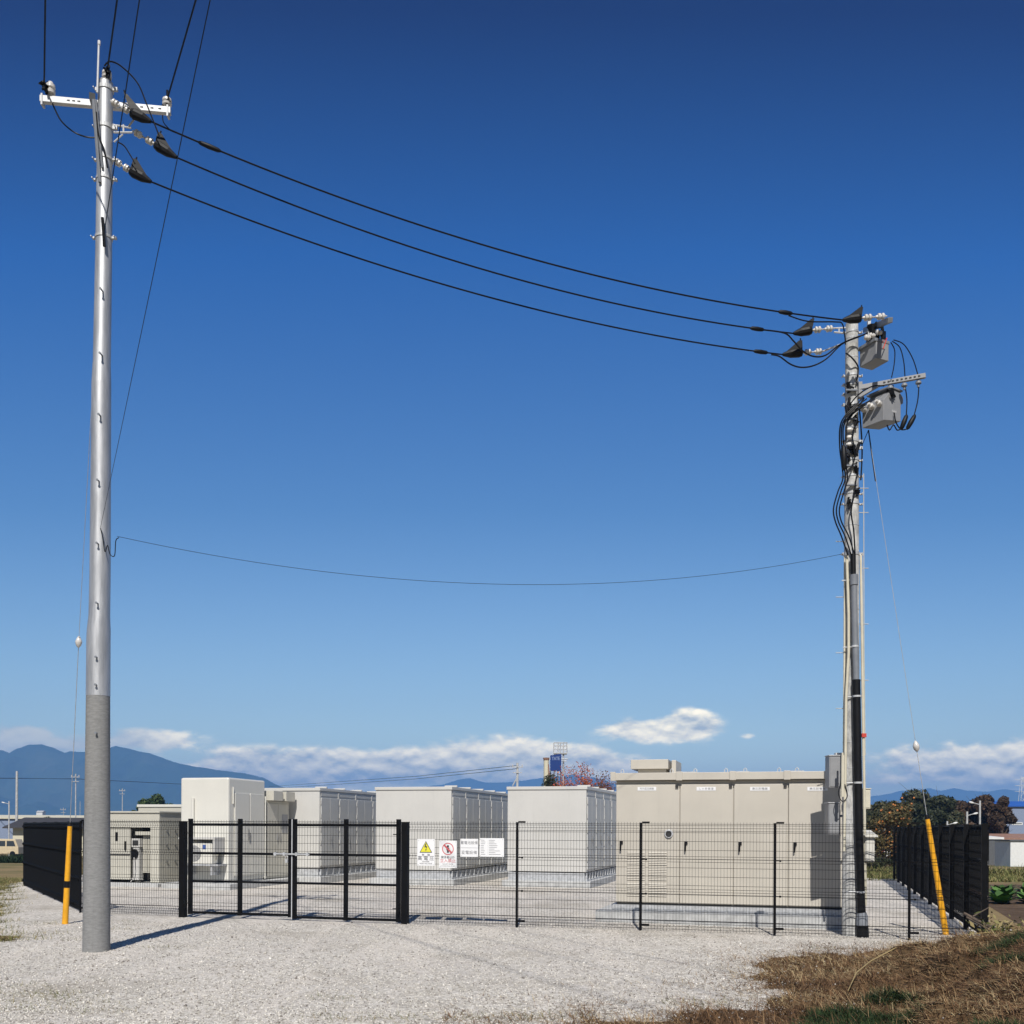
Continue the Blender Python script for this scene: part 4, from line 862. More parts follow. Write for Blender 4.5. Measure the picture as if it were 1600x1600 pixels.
# upper switch
US = thing('load_switch', 'grey load break switch box hung at the top of the concrete pole', 'switch box', P(1366, 567, ZR), 0)
b_ = bx('casing', 1366, 535, 1392, 562, ZR - .3, .36, M_grey, US, R(24), .012)
bx('cover', 1364, 530, 1394, 535, ZR - .31, .39, M_greyd, US, R(24), .008)
blackmess(US, P(1362, 520, ZR - .1), .09, 7); blackmess(US, P(1380, 527, ZR - .15), .07, 5)
for x, y in ((1357, 524), (1368, 519), (1350, 527)):
    m = MB(); p = P(x, y, ZR - .3); m.lathe(p, p + Vector((.10, -.02, -.02)), [(0, .02), (.15, .04), (.4, .045), (.5, .028), (.7, .042), (1, .02)]); m.build('bushing', M_porc, US, 0, True)
m = MB(); m.tube([P(1378, 535, ZR - .38), P(1386, 528, ZR - .4), P(1380, 545, ZR - .4)], .008, 6); m.build('red_tag', M_orange, US)
bx('hanger', 1356, 500, 1361, 528, ZR - .1, .05, M_galvm, US, 0, .003)
# lower arm with droppers
m = MB(); q0, q1 = P(1342, 606, ZR - .12), P(1446, 587, ZR - .35); beam(m, q0, q1, .06, .07); beam(m, P(1342, 620, ZR - .12), P(1374, 601, ZR - .2), .05, .05); m.box(*(lambda p: (p.x - .03, p.x + .03, p.y - .05, p.y + .05, p.z - .12, p.z + .12))(P(1343, 610, ZR - .1)))
arm = m.build('equipment_arm', M_grey, TR, .004)
m = MB()
for k in range(9): p = q0.lerp(q1, .38 + k * .065) + Vector((0, -.032, 0)); m.box(p.x - .022, p.x + .022, p.y - .002, p.y + .0, p.z - .012, p.z + .012)
m.build('slot', M_dark, arm)
for x, y in ((1391, 603), (1413, 599), (1435, 595)):
    p = P(x, y, ZR - .3); m = MB(); m.lathe(p, p + Vector((0, 0, -.1)), [(0, .03), (.2, .045), (.45, .045), (.55, .02), (1, .018)]); m.build('line_post', M_greyd, arm, 0, True)
cable(TR, [(1392, 535, ZR - .3), (1398, 548, ZR - .3), (1397, 570, ZR - .3), (1393, 590, ZR - .3)], .008)
cable(TR, [(1394, 533, ZR - .3), (1406, 543, ZR - .3), (1412, 565, ZR - .3), (1414, 588, ZR - .3)], .008)
cable(TR, [(1396, 531, ZR - .3), (1412, 538, ZR - .3), (1426, 560, ZR - .3), (1434, 585, ZR - .3)], .008)
cable(TR, [(1414, 602, ZR - .3), (1417, 625, ZR - .3), (1416, 650, ZR - .3)], .009)
cable(TR, [(1436, 598, ZR - .3), (1434, 625, ZR - .3), (1428, 650, ZR - .3)], .009)
sleeve(1417, 648, 1408, 671, ZR - .3, TR, .04, 'cable_terminal'); sleeve(1430, 648, 1417, 671, ZR - .3, TR, .04, 'cable_terminal')
cable(TR, [(1410, 669, ZR - .3), (1402, 672, ZR - .3), (1396, 664, ZR - .3), (1390, 672, ZR - .3), (1386, 664, ZR - .3)], .010)
cable(TR, [(1418, 670, ZR - .3), (1408, 671, ZR - .3), (1400, 660, ZR - .3), (1397, 645, ZR - .3)], .010)
US2 = thing('transformer_box', 'larger grey box with white bushings below the arm on the concrete pole', 'transformer', P(1378, 668, ZR), 0)
Mx = Matrix.Translation(P(1378, 641, ZR - .1)) @ Matrix.Rotation(R(33), 4, 'Z'); m = MB(Mx)
m.prism([(-.22, -.27), (.2, -.2), (.2, .06), (.26, .10), (.26, .19), (.16, .26), (-.02, .26), (-.22, .05)], 'y', -.2, .2); m.build('casing', M_grey, US2, .008)
m = MB(Mx); m.box(-.10, .22, -.22, .22, .262, .29); m.build('cover', M_greyd, US2, .006)
m = MB(Mx)
for k in range(3): m = MB(Mx); m.lathe((-.22, -.14 + k * .14, -.02 + k * .0), (-.33, -.14 + k * .14, .03), [(0, .03), (.2, .045), (.6, .045), (.7, .03), (1, .025)]); m.build('bushing', M_porc, US2, 0, True)
blackmess(US2, P(1393, 612, ZR - .3), .06, 6)
m = MB(Mx); text(m, '6.6kV', .05, (.03, -.204, -.08), X3, Z3); m.build('plate_lettering', M_sign, US2)
# cables down the left of the pole
for k in range(3):
    o_ = k * 5.2 - 3
    cable(TR, [(1352 + o_, 620 + k * 3, zj - .1), (1338, 632 + k * 3, zj - .15), (1322 + o_ * .6, 650, zj - .15), (1314 + o_ * .5, 668, zj - .1), (1314 + o_ * .6, 700, zj), (1317 + o_ * .6, 725, zj), (1319 + o_ * .7, 748, zj - .05), (1312 + o_ * .9, 768, zj - .05), (1305 + o_ * .9, 795, zj - .05), (1308 + o_ * .9, 815, zj - .05), (1318 + o_ * 1.1, 838, zj - .1), (1328 + o_, 868, zj - .12)], .0115, 'drop_cable')
cable(TR, [(1322, 640, zj), (1340, 618, zj - .1), (1362, 604, zj - .15), (1382, 603, zj - .2)], .010)
cable(TR, [(1318, 660, zj), (1334, 645, zj - .12), (1352, 632, zj - .15)], .016)
sleeve(1318, 695, 1319, 735, zj - .06, TR, .05, 'cable_splice')
blackmess(TR, rp(1328, 640, -.13), .07, 5); blackmess(TR, rp(1334, 700, -.12), .08, 5); blackmess(TR, rp(1336, 770, -.12), .06, 4)
for y in (672, 684, 695): p = rp(1322, y, -.13); m = MB(); m.lathe(p, p + Vector((.1, -.03, 0)), [(0, .02), (.3, .035), (.7, .035), (1, .015)]); m.build('cable_clamp', M_porc, TR)
for pts_ in ([(1322, 552, zj), (1332, 560, zj - .1), (1341, 575, zj), (1338, 598, zj - .05)], [(1350, 622, zj), (1338, 640, zj - .12), (1324, 660, zj - .1), (1322, 690, zj - .08)], [(1340, 655, zj - .08), (1332, 680, zj - .12), (1336, 712, zj - .1), (1328, 735, zj - .1)], [(1338, 745, zj - .06), (1334, 775, zj - .12), (1330, 800, zj - .12), (1334, 830, zj - .12), (1336, 866, zj - .12)], [(1343, 640, zj), (1347, 700, zj + .1), (1345, 750, zj + .05)]): cable(TR, pts_, .012, 'drop_cable')  # extra crossing cables, partly there to darken the shaft like cast shadows
for x_, y_ in ((1326, 605), (1337, 660), (1326, 715), (1337, 735), (1327, 785)): blackmess(TR, rp(x_, y_, -.12), .05, 4)  # black tangles added as clutter and as stand-ins for shadow patterns
for y_ in (610, 655, 668, 728, 758): m = MB(); p_ = rp(1331, y_, -.13); m.box(p_.x - .10, p_.x + .08, p_.y - .03, p_.y + .02, p_.z - .012, p_.z + .012); m.build('shade_strap', M_greyd, TR)  # dark bands, partly imitating shadow across the shaft
# boxes on the pole
def mbox(nm, label, x0, y0, x1, y1, Z, dep, M_, group=None, cat='meter box', lid=True):
    p0, p1 = P(x0, y1, Z), P(x1, y0, Z); t = thing(nm, label, cat, ((p0.x + p1.x) / 2, Z, p0.z), 0, group)
    m = MB(); m.box(p0.x, p1.x, Z, Z + dep, p0.z, p1.z - .012); m.build('casing', M_, t, .01)
    m = MB(); m.box(p0.x - .008, p1.x + .008, Z - .012, Z + dep, p1.z - .012, p1.z + .004); m.build('rain_lid', M_galvm if M_ is M_grey else M_, t, .003)
    m = MB(); m.box(p0.x + .015, p1.x - .015, Z - .008, Z - .001, p0.z + .02, p1.z - .03); m.build('door', M_, t, .003)
    return t, p0, p1
mbox('meter_box', 'upper of the two grey boxes on the left of the concrete pole', 1295.5, 1180, 1315, 1231, ZR + .06, .22, M_grey, 'grey boxes strapped to the concrete pole')
mbox('meter_box', 'lower of the two grey boxes on the left of the concrete pole', 1294.5, 1254, 1312.5, 1304, ZR + .06, .22, M_grey, 'grey boxes strapped to the concrete pole')
mbox('junction_box', 'flat beige box high on the right of the concrete pole', 1350, 1232, 1360.5, 1264, ZR + .1, .2, M_cream, cat='junction box')
t, p0, p1 = mbox('junction_box', 'cream box with a sloping lid on the right of the concrete pole', 1352, 1303, 1367, 1347, ZR - .1, .25, M_white, cat='junction box')
m = MB(); m.prism([(ZR - .16, p1.z - .03), (ZR + .18, p1.z + .06), (ZR + .18, p1.z + .03), (ZR - .16, p1.z - .05)], 'x', p0.x - .02, p1.x + .03); m.build('sloping_lid', M_white, t)
pipe('cream_conduit', [(1316.5, 1176, zc), (1316.5, 1240, zc)], .016, M_cream)
cable(TR, [(1318, 1195, zc), (1313, 1225, zc), (1310, 1240, zc), (1316, 1252, zc), (1324, 1244, zc), (1320, 1225, zc)], .007)
pipe('meter_bracket', [(1312, 1195, ZR + .16), (1325, 1195, ZR)], .02, M_galvm); pipe('meter_bracket', [(1310, 1275, ZR + .16), (1325, 1275, ZR)], .02, M_galvm)
pipe('meter_bracket', [(1352, 1250, ZR + .1), (1335, 1250, ZR)], .02, M_galvm); pipe('meter_bracket', [(1354, 1325, ZR + .02), (1335, 1325, ZR)], .02, M_galvm)
p = P(1311, 1179, ZR + .25); m = MB(); m.box(p.x - .05, p.x + .09, p.y, p.y + .1, p.z - .02, p.z + .03); m.build('light_sensor', M_porc, TR, .006)

# guy wires
def guy(label, top, ins, gtop, gbot, r=.04, joint=None):
    t = thing('guy_wire', label, 'guy wire', gbot); m = MB(); m.tube([top, ins], .0038, 6); m.tube([ins, gtop], .005, 6); m.build('cable', M_galvm, t)
    m = MB(); dr = (Vector(gtop) - Vector(gbot)).normalized(); m.lathe(Vector(ins) - dr * .09, Vector(ins) + dr * .09, [(0, .012), (.2, .04), (.45, .052), (.55, .052), (.8, .035), (1, .012)]); m.build('insulator', M_porc, t, 0, True)
    m = MB(); g0 = Vector(gbot); g1 = Vector(gtop)
    m.tube([g0 - Vector((0, 0, .05)), g0.lerp(g1, .97)], [r, r * .72], 16); m.build('guard', M_yel, t, 0, True)
    m = MB(); m.tube([g0.lerp(g1, .965), g0.lerp(g1, 1.0)], [r * .8, r * .6], 12); 
    if joint: m.tube([g0.lerp(g1, joint), g0.lerp(g1, joint + .065)], r * .97, 16)
    m.build('collar', M_blackp, t)
g0 = P(101.5, 1442, 17.5); g0.z = 0; g1 = P(109.5, 1285, 17.45)
tp = P(157, 372, ZL + .1); inn = g1.lerp(tp, .31); inn = P(123, 1003, 16.2)
guy('guy wire with a yellow guard at the black fence left of the silver pole', tp, inn, g1, g0, .052, .36)
g0 = P(1479, 1462, 16.45); g0.z = 0; g1 = P(1448, 1273, 16.45)
guy('guy wire with a leaning yellow guard right of the concrete pole', P(1357, 672, ZR), P(1431.5, 1166, 16.45), g1, g0, .05)
m = MB(); m.tube([P(1357, 672, ZR), P(1368, 752, ZR + .05)], .010, 6); m.build('wire_cover', M_cable, TR)
m = MB(); m.tube([P(1357, 672, ZR), P(1345, 700, ZR)], .006, 6); m.build('wire_stay', M_cable, TR)

# ------------------------------------------------------------------ trees
M_bark = mat('bark', (.10, .075, .055), .9, var=.3, scale=9, bump=.5)
def leafmat(name, stops): return tone_mat(name, stops, .6)
LM = {'green': leafmat('leaf_green', [(0, (.018, .035, .01)), (.5, (.04, .07, .018)), (1, (.09, .12, .035))]),
      'dark': leafmat('leaf_dark', [(0, (.015, .022, .010)), (.5, (.035, .042, .018)), (1, (.075, .065, .03))]),
      'brown': leafmat('leaf_brown', [(0, (.025, .018, .012)), (.5, (.06, .038, .022)), (1, (.11, .06, .03))]),
      'persim': leafmat('leaf_persimmon', [(0, (.03, .035, .012)), (.55, (.10, .085, .035)), (.85, (.20, .12, .04)), (1, (.45, .18, .05))]),
      'red': leafmat('leaf_red', [(0, (.06, .05, .03)), (.45, (.20, .07, .03)), (.75, (.48, .11, .04)), (1, (.75, .30, .09))])}
def tree(name, label, X, Y, zt, rx, kind, group=None, dens=1.0, leaf=.12, trunk=.25, zlow=None, clumps=26, lobes=True):
    zb = gz(Y); H = zt - zb; t = thing(name, label, 'tree', (X, Y, zb), 0, group)
    zl = zb + H * .22 if zlow is None else zlow; cz = (zt + zl) / 2; rz = (zt - zl) / 2
    m = MB(); top = Vector((X + rx * .05, Y, zb + H * .6)); m.tube([(X, Y, zb - .1), (X + .03 * rx, Y, zb + H * .25), top], [trunk, trunk * .7, trunk * .4], 10)
    m.build('trunk', M_bark, t)
    cs = []; 
    for k in range(clumps):
        while True:
            v = Vector((random.uniform(-1, 1), random.uniform(-1, 1), random.uniform(-1, 1)))
            if .35 < v.length < .95: break
        cs.append(Vector((X + v.x * rx * .85, Y + v.y * rx * .8, cz + v.z * rz * .82)))
    m = MB()
    for c in cs:
        s = Vector((X + .02 * rx, Y, zb + H * random.uniform(.2, .5))); mid = s.lerp(c, .5) + Vector((0, 0, H * .03)); m.tube([s, mid, c], [trunk * .32, trunk * .18, trunk * .05], 5)
        for _ in range(3): e = c + Vector((random.gauss(0, 1), random.gauss(0, 1), random.gauss(0, 1))) * rx * .2; m.tube([c, e], [trunk * .07, trunk * .03], 4)
    m.build('limbs', M_bark, t)
    per = int(520 * dens); C = np.array([tuple(c) for c in cs]); n = per * len(cs)
    cr = np.repeat(rng.uniform(.2, .38, len(cs)), per)[:, None] * np.array([rx, rx, min(rz, rx) * .95])
    v = rng.normal(size=(n, 3)); v /= np.linalg.norm(v, axis=1)[:, None]; rad = rng.random(n) ** .45
    Pn = np.repeat(C, per, 0) + v * rad[:, None] * cr
    Pn[:, 2] = np.maximum(Pn[:, 2], zb + .1)
    nrm = v + rng.normal(size=(n, 3)) * .7; nrm /= np.linalg.norm(nrm, axis=1)[:, None]
    tv = np.cross(nrm, rng.normal(size=(n, 3))); tv /= np.linalg.norm(tv, axis=1)[:, None]; bv = np.cross(nrm, tv); s = leaf * .62 * (.6 + .8 * rng.random(n))[:, None]
    V = np.stack([Pn - tv * s, Pn - bv * s * .5, Pn + tv * s, Pn + bv * s * .5], 1).reshape(-1, 3)
    ctone = np.repeat(rng.random(len(cs)), per); tn = np.clip(.55 * rng.random(n) + .45 * ctone, 0, 1)
    o = npmesh('crown', V - np.array([X, Y, zb]), np.arange(4 * n).reshape(-1, 4), LM[kind], np.repeat(tn, 4), t)
    return t, cs
def txy(x, Z): return (x - 800) / F * Z
def zat(x, y, Z): return EYE + (hz(x) - y) / F * Z
# right persimmon tree
Z = 48; X = txy(1395, Z); t, cs = tree('persimmon_tree', 'persimmon tree with orange fruit just left of the right hand fence', X, Z, zat(1395, 1240, Z), 1.75, 'persim', dens=.5, leaf=.10, trunk=.13, zlow=-.4, clumps=34)
def fruits(t, cs, n, sp_, r, M_):
    m = MB(); L = INV[t].inverted()
    for _ in range(n):
        c = random.choice(cs) + Vector((random.gauss(0, 1), random.gauss(0, 1), random.gauss(0, 1))) * sp_
        m.lathe(c - Vector((0, 0, r)), c + Vector((0, 0, r)), [(0, .01), (.2, r * .8), (.5, r), (.8, r * .8), (1, .01)], 6)
    o = m.build('fruit', M_, t, 0, True); o['kind'] = 'stuff'
M_fruit = mat('persimmon', (.50, .17, .03), .4, var=.1)
fruits(t, cs, 150, .28, .05, M_fruit)
# red-leaved tree behind the third container
Z = 58; t, cs = tree('persimmon_tree', 'red leaved persimmon tree rising behind the container left of the beige cabinet', txy(903, Z), Z, zat(903, 1184, Z), 2.2, 'red', dens=.6, leaf=.08, trunk=.1, clumps=34)
fruits(t, cs, 70, .3, .05, mat('persimmon_red', (.62, .10, .03), .4))
tree('conifer_tree', 'small dark tree beside the blue signed tower', txy(866, 62), 62, zat(866, 1196, 62), 1.7, 'dark', dens=.5, leaf=.1, trunk=.1, clumps=24)
tree('conifer_tree', 'tiny dark tree right of the distant double pole', txy(836, 62), 62, zat(836, 1200, 62), .8, 'dark', dens=.3, leaf=.08, trunk=.07, clumps=10)
Z = 95
tree('evergreen_tree', 'dark green tree behind the yellow guard, left of the brownish trees', txy(1440, Z), Z, zat(1440, 1233, Z), 4.2, 'dark', dens=1.3, leaf=.3, group='dark trees beyond the right fence')
tree('evergreen_tree', 'low dark tree in the gap between the larger dark trees', txy(1480, Z), Z + 3, zat(1480, 1240, Z), 3.4, 'dark', dens=1.2, leaf=.3, group='dark trees beyond the right fence')
tree('evergreen_tree', 'largest brownish dark tree beside the blue roofed building', txy(1520, Z), Z, zat(1520, 1229, Z), 2.7, 'brown', dens=1.3, leaf=.3, group='dark trees beyond the right fence')
tree('evergreen_tree', 'rounded brownish tree touching the blue roofed building', txy(1538, Z), Z - 3, zat(1538, 1240, Z), 1.4, 'brown', dens=1.2, leaf=.28, group='dark trees beyond the right fence')
tree('evergreen_tree', 'dark bush behind the concrete pole and the persimmon tree', txy(1372, 80), 80, zat(1372, 1252, 80), 3.2, 'dark', dens=.9, leaf=.25, group='dark trees beyond the right fence')
Z = 130
tree('round_tree', 'round green tree above the cream cabinet top', txy(245, Z), Z, zat(245, 1236, Z), 2.5, 'green', dens=1.2, leaf=.28, clumps=30)
tree('round_tree', 'small green tree just right of the silver pole', txy(178, Z), Z + 10, zat(178, 1248, Z), 2.0, 'green', dens=1.0, leaf=.28)
tree('bush', 'green and brown bush over the dark barn roof at the far left', txy(42, 125), 128, zat(42, 1273, 125), 2.4, 'persim', dens=1.0, leaf=.25, clumps=22)
# hedge bits below persimmon
for k, (x, Zh) in enumerate(((1362, 45), (1384, 46))):
    tree('bush', ['dark bush at the foot of the persimmon tree beside the concrete pole', 'dark bush under the persimmon tree beside the right fence'][k], txy(x, Zh), Zh + 1, .55, .95, 'dark', dens=.5, leaf=.09, trunk=.05, zlow=-.2, clumps=16)
# vegetables
M_veg = leafmat('vegetable_leaf', [(0, (.03, .07, .015)), (.5, (.06, .14, .03)), (1, (.13, .24, .06))])
for k in range(12):
    Zv = 24.0 + (k % 3) * 1.8; Xv = 11.5 + (k // 3) * .75 + (k % 3) * .9 + random.uniform(-.1, .1); n = 70
    a = rng.random(n) * 6.28; el = .1 + rng.random(n) * .75; L = .2 + .3 * rng.random(n); V = np.zeros((n, 4, 3)); dx, dy = np.cos(a), np.sin(a)
    for q, (tt, s) in enumerate(((0.0, 0), (.65, .1), (1, 0), (.65, -.1))):
        V[:, q] = np.stack([dx * np.cos(el) * L * tt - dy * s, dy * np.cos(el) * L * tt + dx * s, np.sin(el) * L * tt * (1.25 - .35 * tt) + .02], -1)
    t = npmesh('vegetable_plant', V.reshape(-1, 3), np.arange(4 * n).reshape(-1, 4), M_veg, np.repeat(rng.random(n), 4)); t.location = (Xv, Zv, -.04)
    tag(t, 'leafy green vegetable plant growing in the brown soil beyond the right fence', 'vegetable', 'vegetable plants in the soil field')
# branch on the bank
def bz(x, y): return float(bank_z(np.array([x]), np.array([y]))[0])
t = thing('cut_branch', 'cut brown branch with withered leaves lying at the foot of the right fence', 'branch', (7.0, 14.6, 0))
m = MB(); s0 = P(1506, 1427, 14.4)
m.tube([s0, P(1540, 1446, 14.2), P(1580, 1462, 14.0), P(1625, 1478, 13.8)], [.022, .028, .034, .036], 8)
m.tube([P(1520, 1432, 14.3), P(1545, 1418, 14.3)], [.012, .006], 6); m.tube([P(1510, 1433, 14.3), P(1550, 1455, 14.1), P(1600, 1480, 13.9)], [.014, .016, .018], 6)
m.tube([P(1545, 1448, 14.2), P(1580, 1440, 14.1), P(1610, 1445, 14)], [.014, .01, .006], 6); m.build('stem', M_bark, t, 0, True)
n = 420; bp = np.array([tuple(P(1535 + 65 * u_, 1452 + 12 * u_, 14.1)) for u_ in rng.random(n)]) + rng.normal(size=(n, 3)) * np.array([.12, .15, .09]); v = rng.normal(size=(n, 3)); v /= np.linalg.norm(v, axis=1)[:, None]; u2 = np.cross(v, rng.normal(size=(n, 3))); u2 /= np.linalg.norm(u2, axis=1)[:, None]; s = (.025 + .04 * rng.random(n))[:, None]
V = np.stack([bp - v * s, bp - u2 * s * .4, bp + v * s, bp + u2 * s * .4], 1).reshape(-1, 3); V[:, 2] = np.maximum(V[:, 2], .05)
o = npmesh('withered_leaves', V - np.array([7.0, 14.6, 0]), np.arange(4 * n).reshape(-1, 4), M_weed, np.repeat(rng.random(n), 4), t); o['kind'] = 'stuff'
t = MB(); pts = []
for (x, y, Z) in ((1325, 1548, 10.0), (1338, 1520, 10.8), (1360, 1502, 11.6), (1400, 1492, 12.3), (1450, 1482, 13), (1500, 1462, 13.8), (1560, 1455, 14)): q = P(x, y, Z); pts.append((q.x, q.y, max(q.z, bz(q.x, q.y) + .01)))
t.tube(pts, [.004, .006, .007, .007, .007, .006, .005], 6); tag(t.build('dry_stalk', mat('dry_stalk', (.40, .30, .13), .6)), 'long curved straw coloured stalk lying over the dry grass bank', 'stalk')

# ------------------------------------------------------------------ background structures
M_blue = mat('sign_blue', (.015, .045, .20), .45, var=.05); M_roofb = mat('roof_blue', (.02, .10, .42), .45, var=.05); M_wallg = mat('wall_bluegrey', (.22, .27, .38), .7, var=.06)
M_wallc = mat('wall_cream', (.62, .58, .44), .7, var=.05); M_roofd = mat('roof_dark', (.05, .045, .042), .7, var=.15); M_rust = mat('roof_rust', (.30, .17, .12), .7, var=.15); M_wallw = mat('wall_white', (.72, .72, .70), .6, var=.04); M_walld = mat('wall_dark', (.10, .105, .11), .7)
def bpole(x, yt, Z, label, r=.13, group='distant utility poles', extra=True, yb=None):
    X = txy(x, Z); zt_ = zat(x, yt, Z); t = thing('distant_pole', label, 'utility pole', (X, Z, gz(Z)), 0, group)
    m = MB(); m.tube([(X, Z, gz(Z) - .1), (X, Z, zt_)], [r, r * .7], 10); m.build('shaft', M_plinth, t)
    if extra:
        m = MB(); m.box(X - .6, X + .6, Z - .2, Z - .1, zt_ - .5, zt_ - .4); m.box(X - .5, X + .5, Z - .2, Z - .1, zt_ - 1.1, zt_ - 1.02); m.build('crossarm', M_galvm, t)
        m = MB()
        for k in (-.5, 0, .5): m.lathe((X + k, Z - .15, zt_ - .4), (X + k, Z - .15, zt_ - .18), [(0, .03), (.4, .07), (.6, .04), (.8, .07), (1, .03)], 6)
        m.build('insulator', M_porc, t)
    return t
bpole(26, 1205, 133, 'stout pale distant pole left of the black side fence', .2, extra=False)
bpole(118, 1209, 140, 'distant pole with arms seen just left of the silver pole', .1)
bpole(191, 1232, 200, 'tiny distant pole right of the silver pole', .1)
bpole(99, 1262, 220, 'faint small distant pole above the black side fence', .08); bpole(125, 1252, 190, 'slim distant pole close left of the silver pole', .06, extra=False)
t = bpole(808, 1192, 110, 'distant pole with wires rising behind the middle container', .17)
m = MB(); m.tube([P(808, 1215, 110), P(801, 1228, 110)], .08, 6); m.build('stay', M_galvm, t)
def dline(pts, label, r=.03):
    m = MB(); m.tube(pts, r, 5); tag(m.build('distant_wire', M_cable), label, 'wire', 'distant wires')
dline([P(-60, 1216, 150), P(26, 1216, 133), P(118, 1217, 140), P(200, 1221, 170), P(300, 1226, 210)], 'distant wire crossing in front of the blue mountain at the left', .04)
dline([P(808, 1196, 110), P(650, 1213, 150), P(520, 1222, 200), P(420, 1229, 280)], 'upper distant wire running left above the white containers', .03)
dline([P(808, 1201, 110), P(650, 1217, 150), P(520, 1226, 200), P(420, 1232, 280)], 'lower distant wire running left above the white containers', .03)
def slamp(x, yt, Z, label, side=1):
    X = txy(x, Z); z_ = zat(x, yt, Z); t = thing('street_lamp', label, 'street lamp', (X, Z, gz(Z)), 0, 'distant street lamps')
    m = MB(); m.tube([(X, Z, gz(Z)), (X, Z, z_)], .07, 8); m.tube([(X, Z, z_ - .3), (X + side * .55, Z, z_ - .15)], .03, 6); m.build('post', M_plinth, t)
    m = MB(); m.lathe((X + side * .45, Z, z_ - .18), (X + side * .8, Z, z_ - .1), [(0, .03), (.3, .07), (.7, .07), (1, .03)], 8); m.build('lamp_head', M_wallw, t)
slamp(14, 1252, 110, 'street lamp at the far left beside the stout pale pole', -1); slamp(1531, 1251, 75, 'taller street lamp in front of the brownish trees', -1); slamp(1511, 1268, 75, 'shorter street lamp in front of the brownish trees', 1)
slamp(1480, 1283, 80, 'lamp barely rising above the right fence top', 1)
# buildings
def building(label, x0, x1, Z, yt, dep, M_w, M_r, cat='building', over=.3, roof_h=.8, wins=(), nm='farm_building', gable=False, rh_px=None):
    X0, X1 = txy(x0, Z), txy(x1, Z); z1 = zat((x0 + x1) / 2, yt, Z); zg = gz(Z); t = thing(nm, label, cat, ((X0 + X1) / 2, Z, zg))
    m = MB(); m.box(X0, X1, Z, Z + dep, zg - .2, z1 - roof_h); m.build('wall', M_w, t)
    m = MB(); o = over
    m.add([(X0 - o, Z - o, z1 - roof_h), (X1 + o, Z - o, z1 - roof_h), (X1 + o, Z + dep + o, z1 - roof_h), (X0 - o, Z + dep + o, z1 - roof_h), (X0 - o, Z - o, z1 - roof_h + .15), (X1 + o, Z - o, z1 - roof_h + .15), (X1 + o, Z + dep + o, z1 - roof_h + .15), (X0 - o, Z + dep + o, z1 - roof_h + .15), (X0 - o, Z + dep / 2, z1), (X1 + o, Z + dep / 2, z1)],
          [(0, 1, 5, 4), (3, 2, 1, 0), (2, 3, 7, 6), (4, 5, 9, 8), (7, 8, 9, 6), (0, 4, 8, 7, 3), (1, 2, 6, 9, 5)]); m.build('roof', M_r, t)
    for (wx0, wy0, wx1, wy1) in wins:
        m = MB(); a, b = P(wx0, wy1, Z - .05), P(wx1, wy0, Z - .05); m.box(a.x, b.x, Z - .04, Z - .002, a.z, b.z); f = m.build('window', M_wallw, t); e = (b.x - a.x) * .06 + .03
        m = MB(); m.box(a.x + e, b.x - e, Z - .045, Z - .0405, a.z + e, b.z - e); m.build('pane', M_glass, f)
    return t
building('two storey blue grey building with a bright blue roof at the right edge', 1560, 1700, 150, 1250, 14, M_wallg, M_roofb, wins=((1566, 1264, 1576, 1273), (1560, 1285, 1573, 1289), (1581, 1285, 1598, 1289)), nm='blue_roof_building', roof_h=1.0)
building('low shed with rusty roof and cream wall at the right edge', 1545, 1680, 86, 1303, 8, M_wallc, M_rust, over=.4, roof_h=.5)
t = building('small dark grey shed with a pale roof just right of the black fence corner', 1535, 1566, 76, 1306, 5, M_walld, M_wallw, roof_h=.25, over=.1, nm='shed')
tt = thing('white_container', 'plain white storage box standing before the cream shed at the right edge', 'container', (txy(1600, 70), 70, gz(70))); m = MB(); m.box(txy(1579, 70), txy(1640, 70), 70, 72.3, gz(70) - .1, zat(1600, 1314, 70)); m.build('body', M_wallw, tt, .03)
m = MB(); m.box(txy(1577, 70), txy(1642, 70), 69.9, 72.4, zat(1600, 1314, 70), zat(1600, 1312.5, 70)); m.build('roof', M_walld, tt)
building('long pale farm shed with a dark roof edge at the far left', -80, 165, 150, 1273, 10, M_wallg, M_wallc, roof_h=.6, over=.3)
building('cream walled barn with dark roof left of the black side fence', 20, 150, 118, 1277, 9, M_wallc, M_roofd, roof_h=1.3, over=.8)
m = MB(); X = txy(38, 108); tt = thing('block_wall', 'low dark grey block wall below the cream barn', 'wall', (X, 108, gz(108))); m.box(txy(17, 108), txy(60, 108), 108, 108.3, gz(108) - .1, gz(108) + 1.1); m.build('blocks', M_walld, tt)
m = MB(); m.box(txy(17, 108) - .02, txy(60, 108), 107.96, 108.34, gz(108) + 1.102, gz(108) + 1.18); m.build('coping', M_walld, tt)
# van
X = txy(3, 105); zg = gz(105); t = thing('parked_van', 'small beige van parked by the barn at the left edge', 'van', (X, 105, zg))
M_van = mat('van_paint', (.60, .50, .33), .35)
m = MB(); m.prism([(X - 1.7, zg + .25), (X + 1.7, zg + .25), (X + 1.68, zg + .95), (X + 1.35, zg + 1.78), (X - 1.6, zg + 1.82), (X - 1.7, zg + 1.0)], 'y', 105, 106.5); m.build('body', M_van, t, .05)
m = MB(); m.prism([(X + .5, zg + 1.05), (X + 1.4, zg + 1.05), (X + 1.2, zg + 1.6), (X + .5, zg + 1.6)], 'y', 104.99, 104.998); m.box(X - 1.45, X + .35, 104.99, 104.998, zg + 1.05, zg + 1.6); m.build('window', M_glass, t)
for dx in (-1.1, 1.1): m = MB(); m.tube([(X + dx, 104.96, zg + .28), (X + dx, 105.2, zg + .28)], .28, 14); m.build('wheel', M_blackp, t)
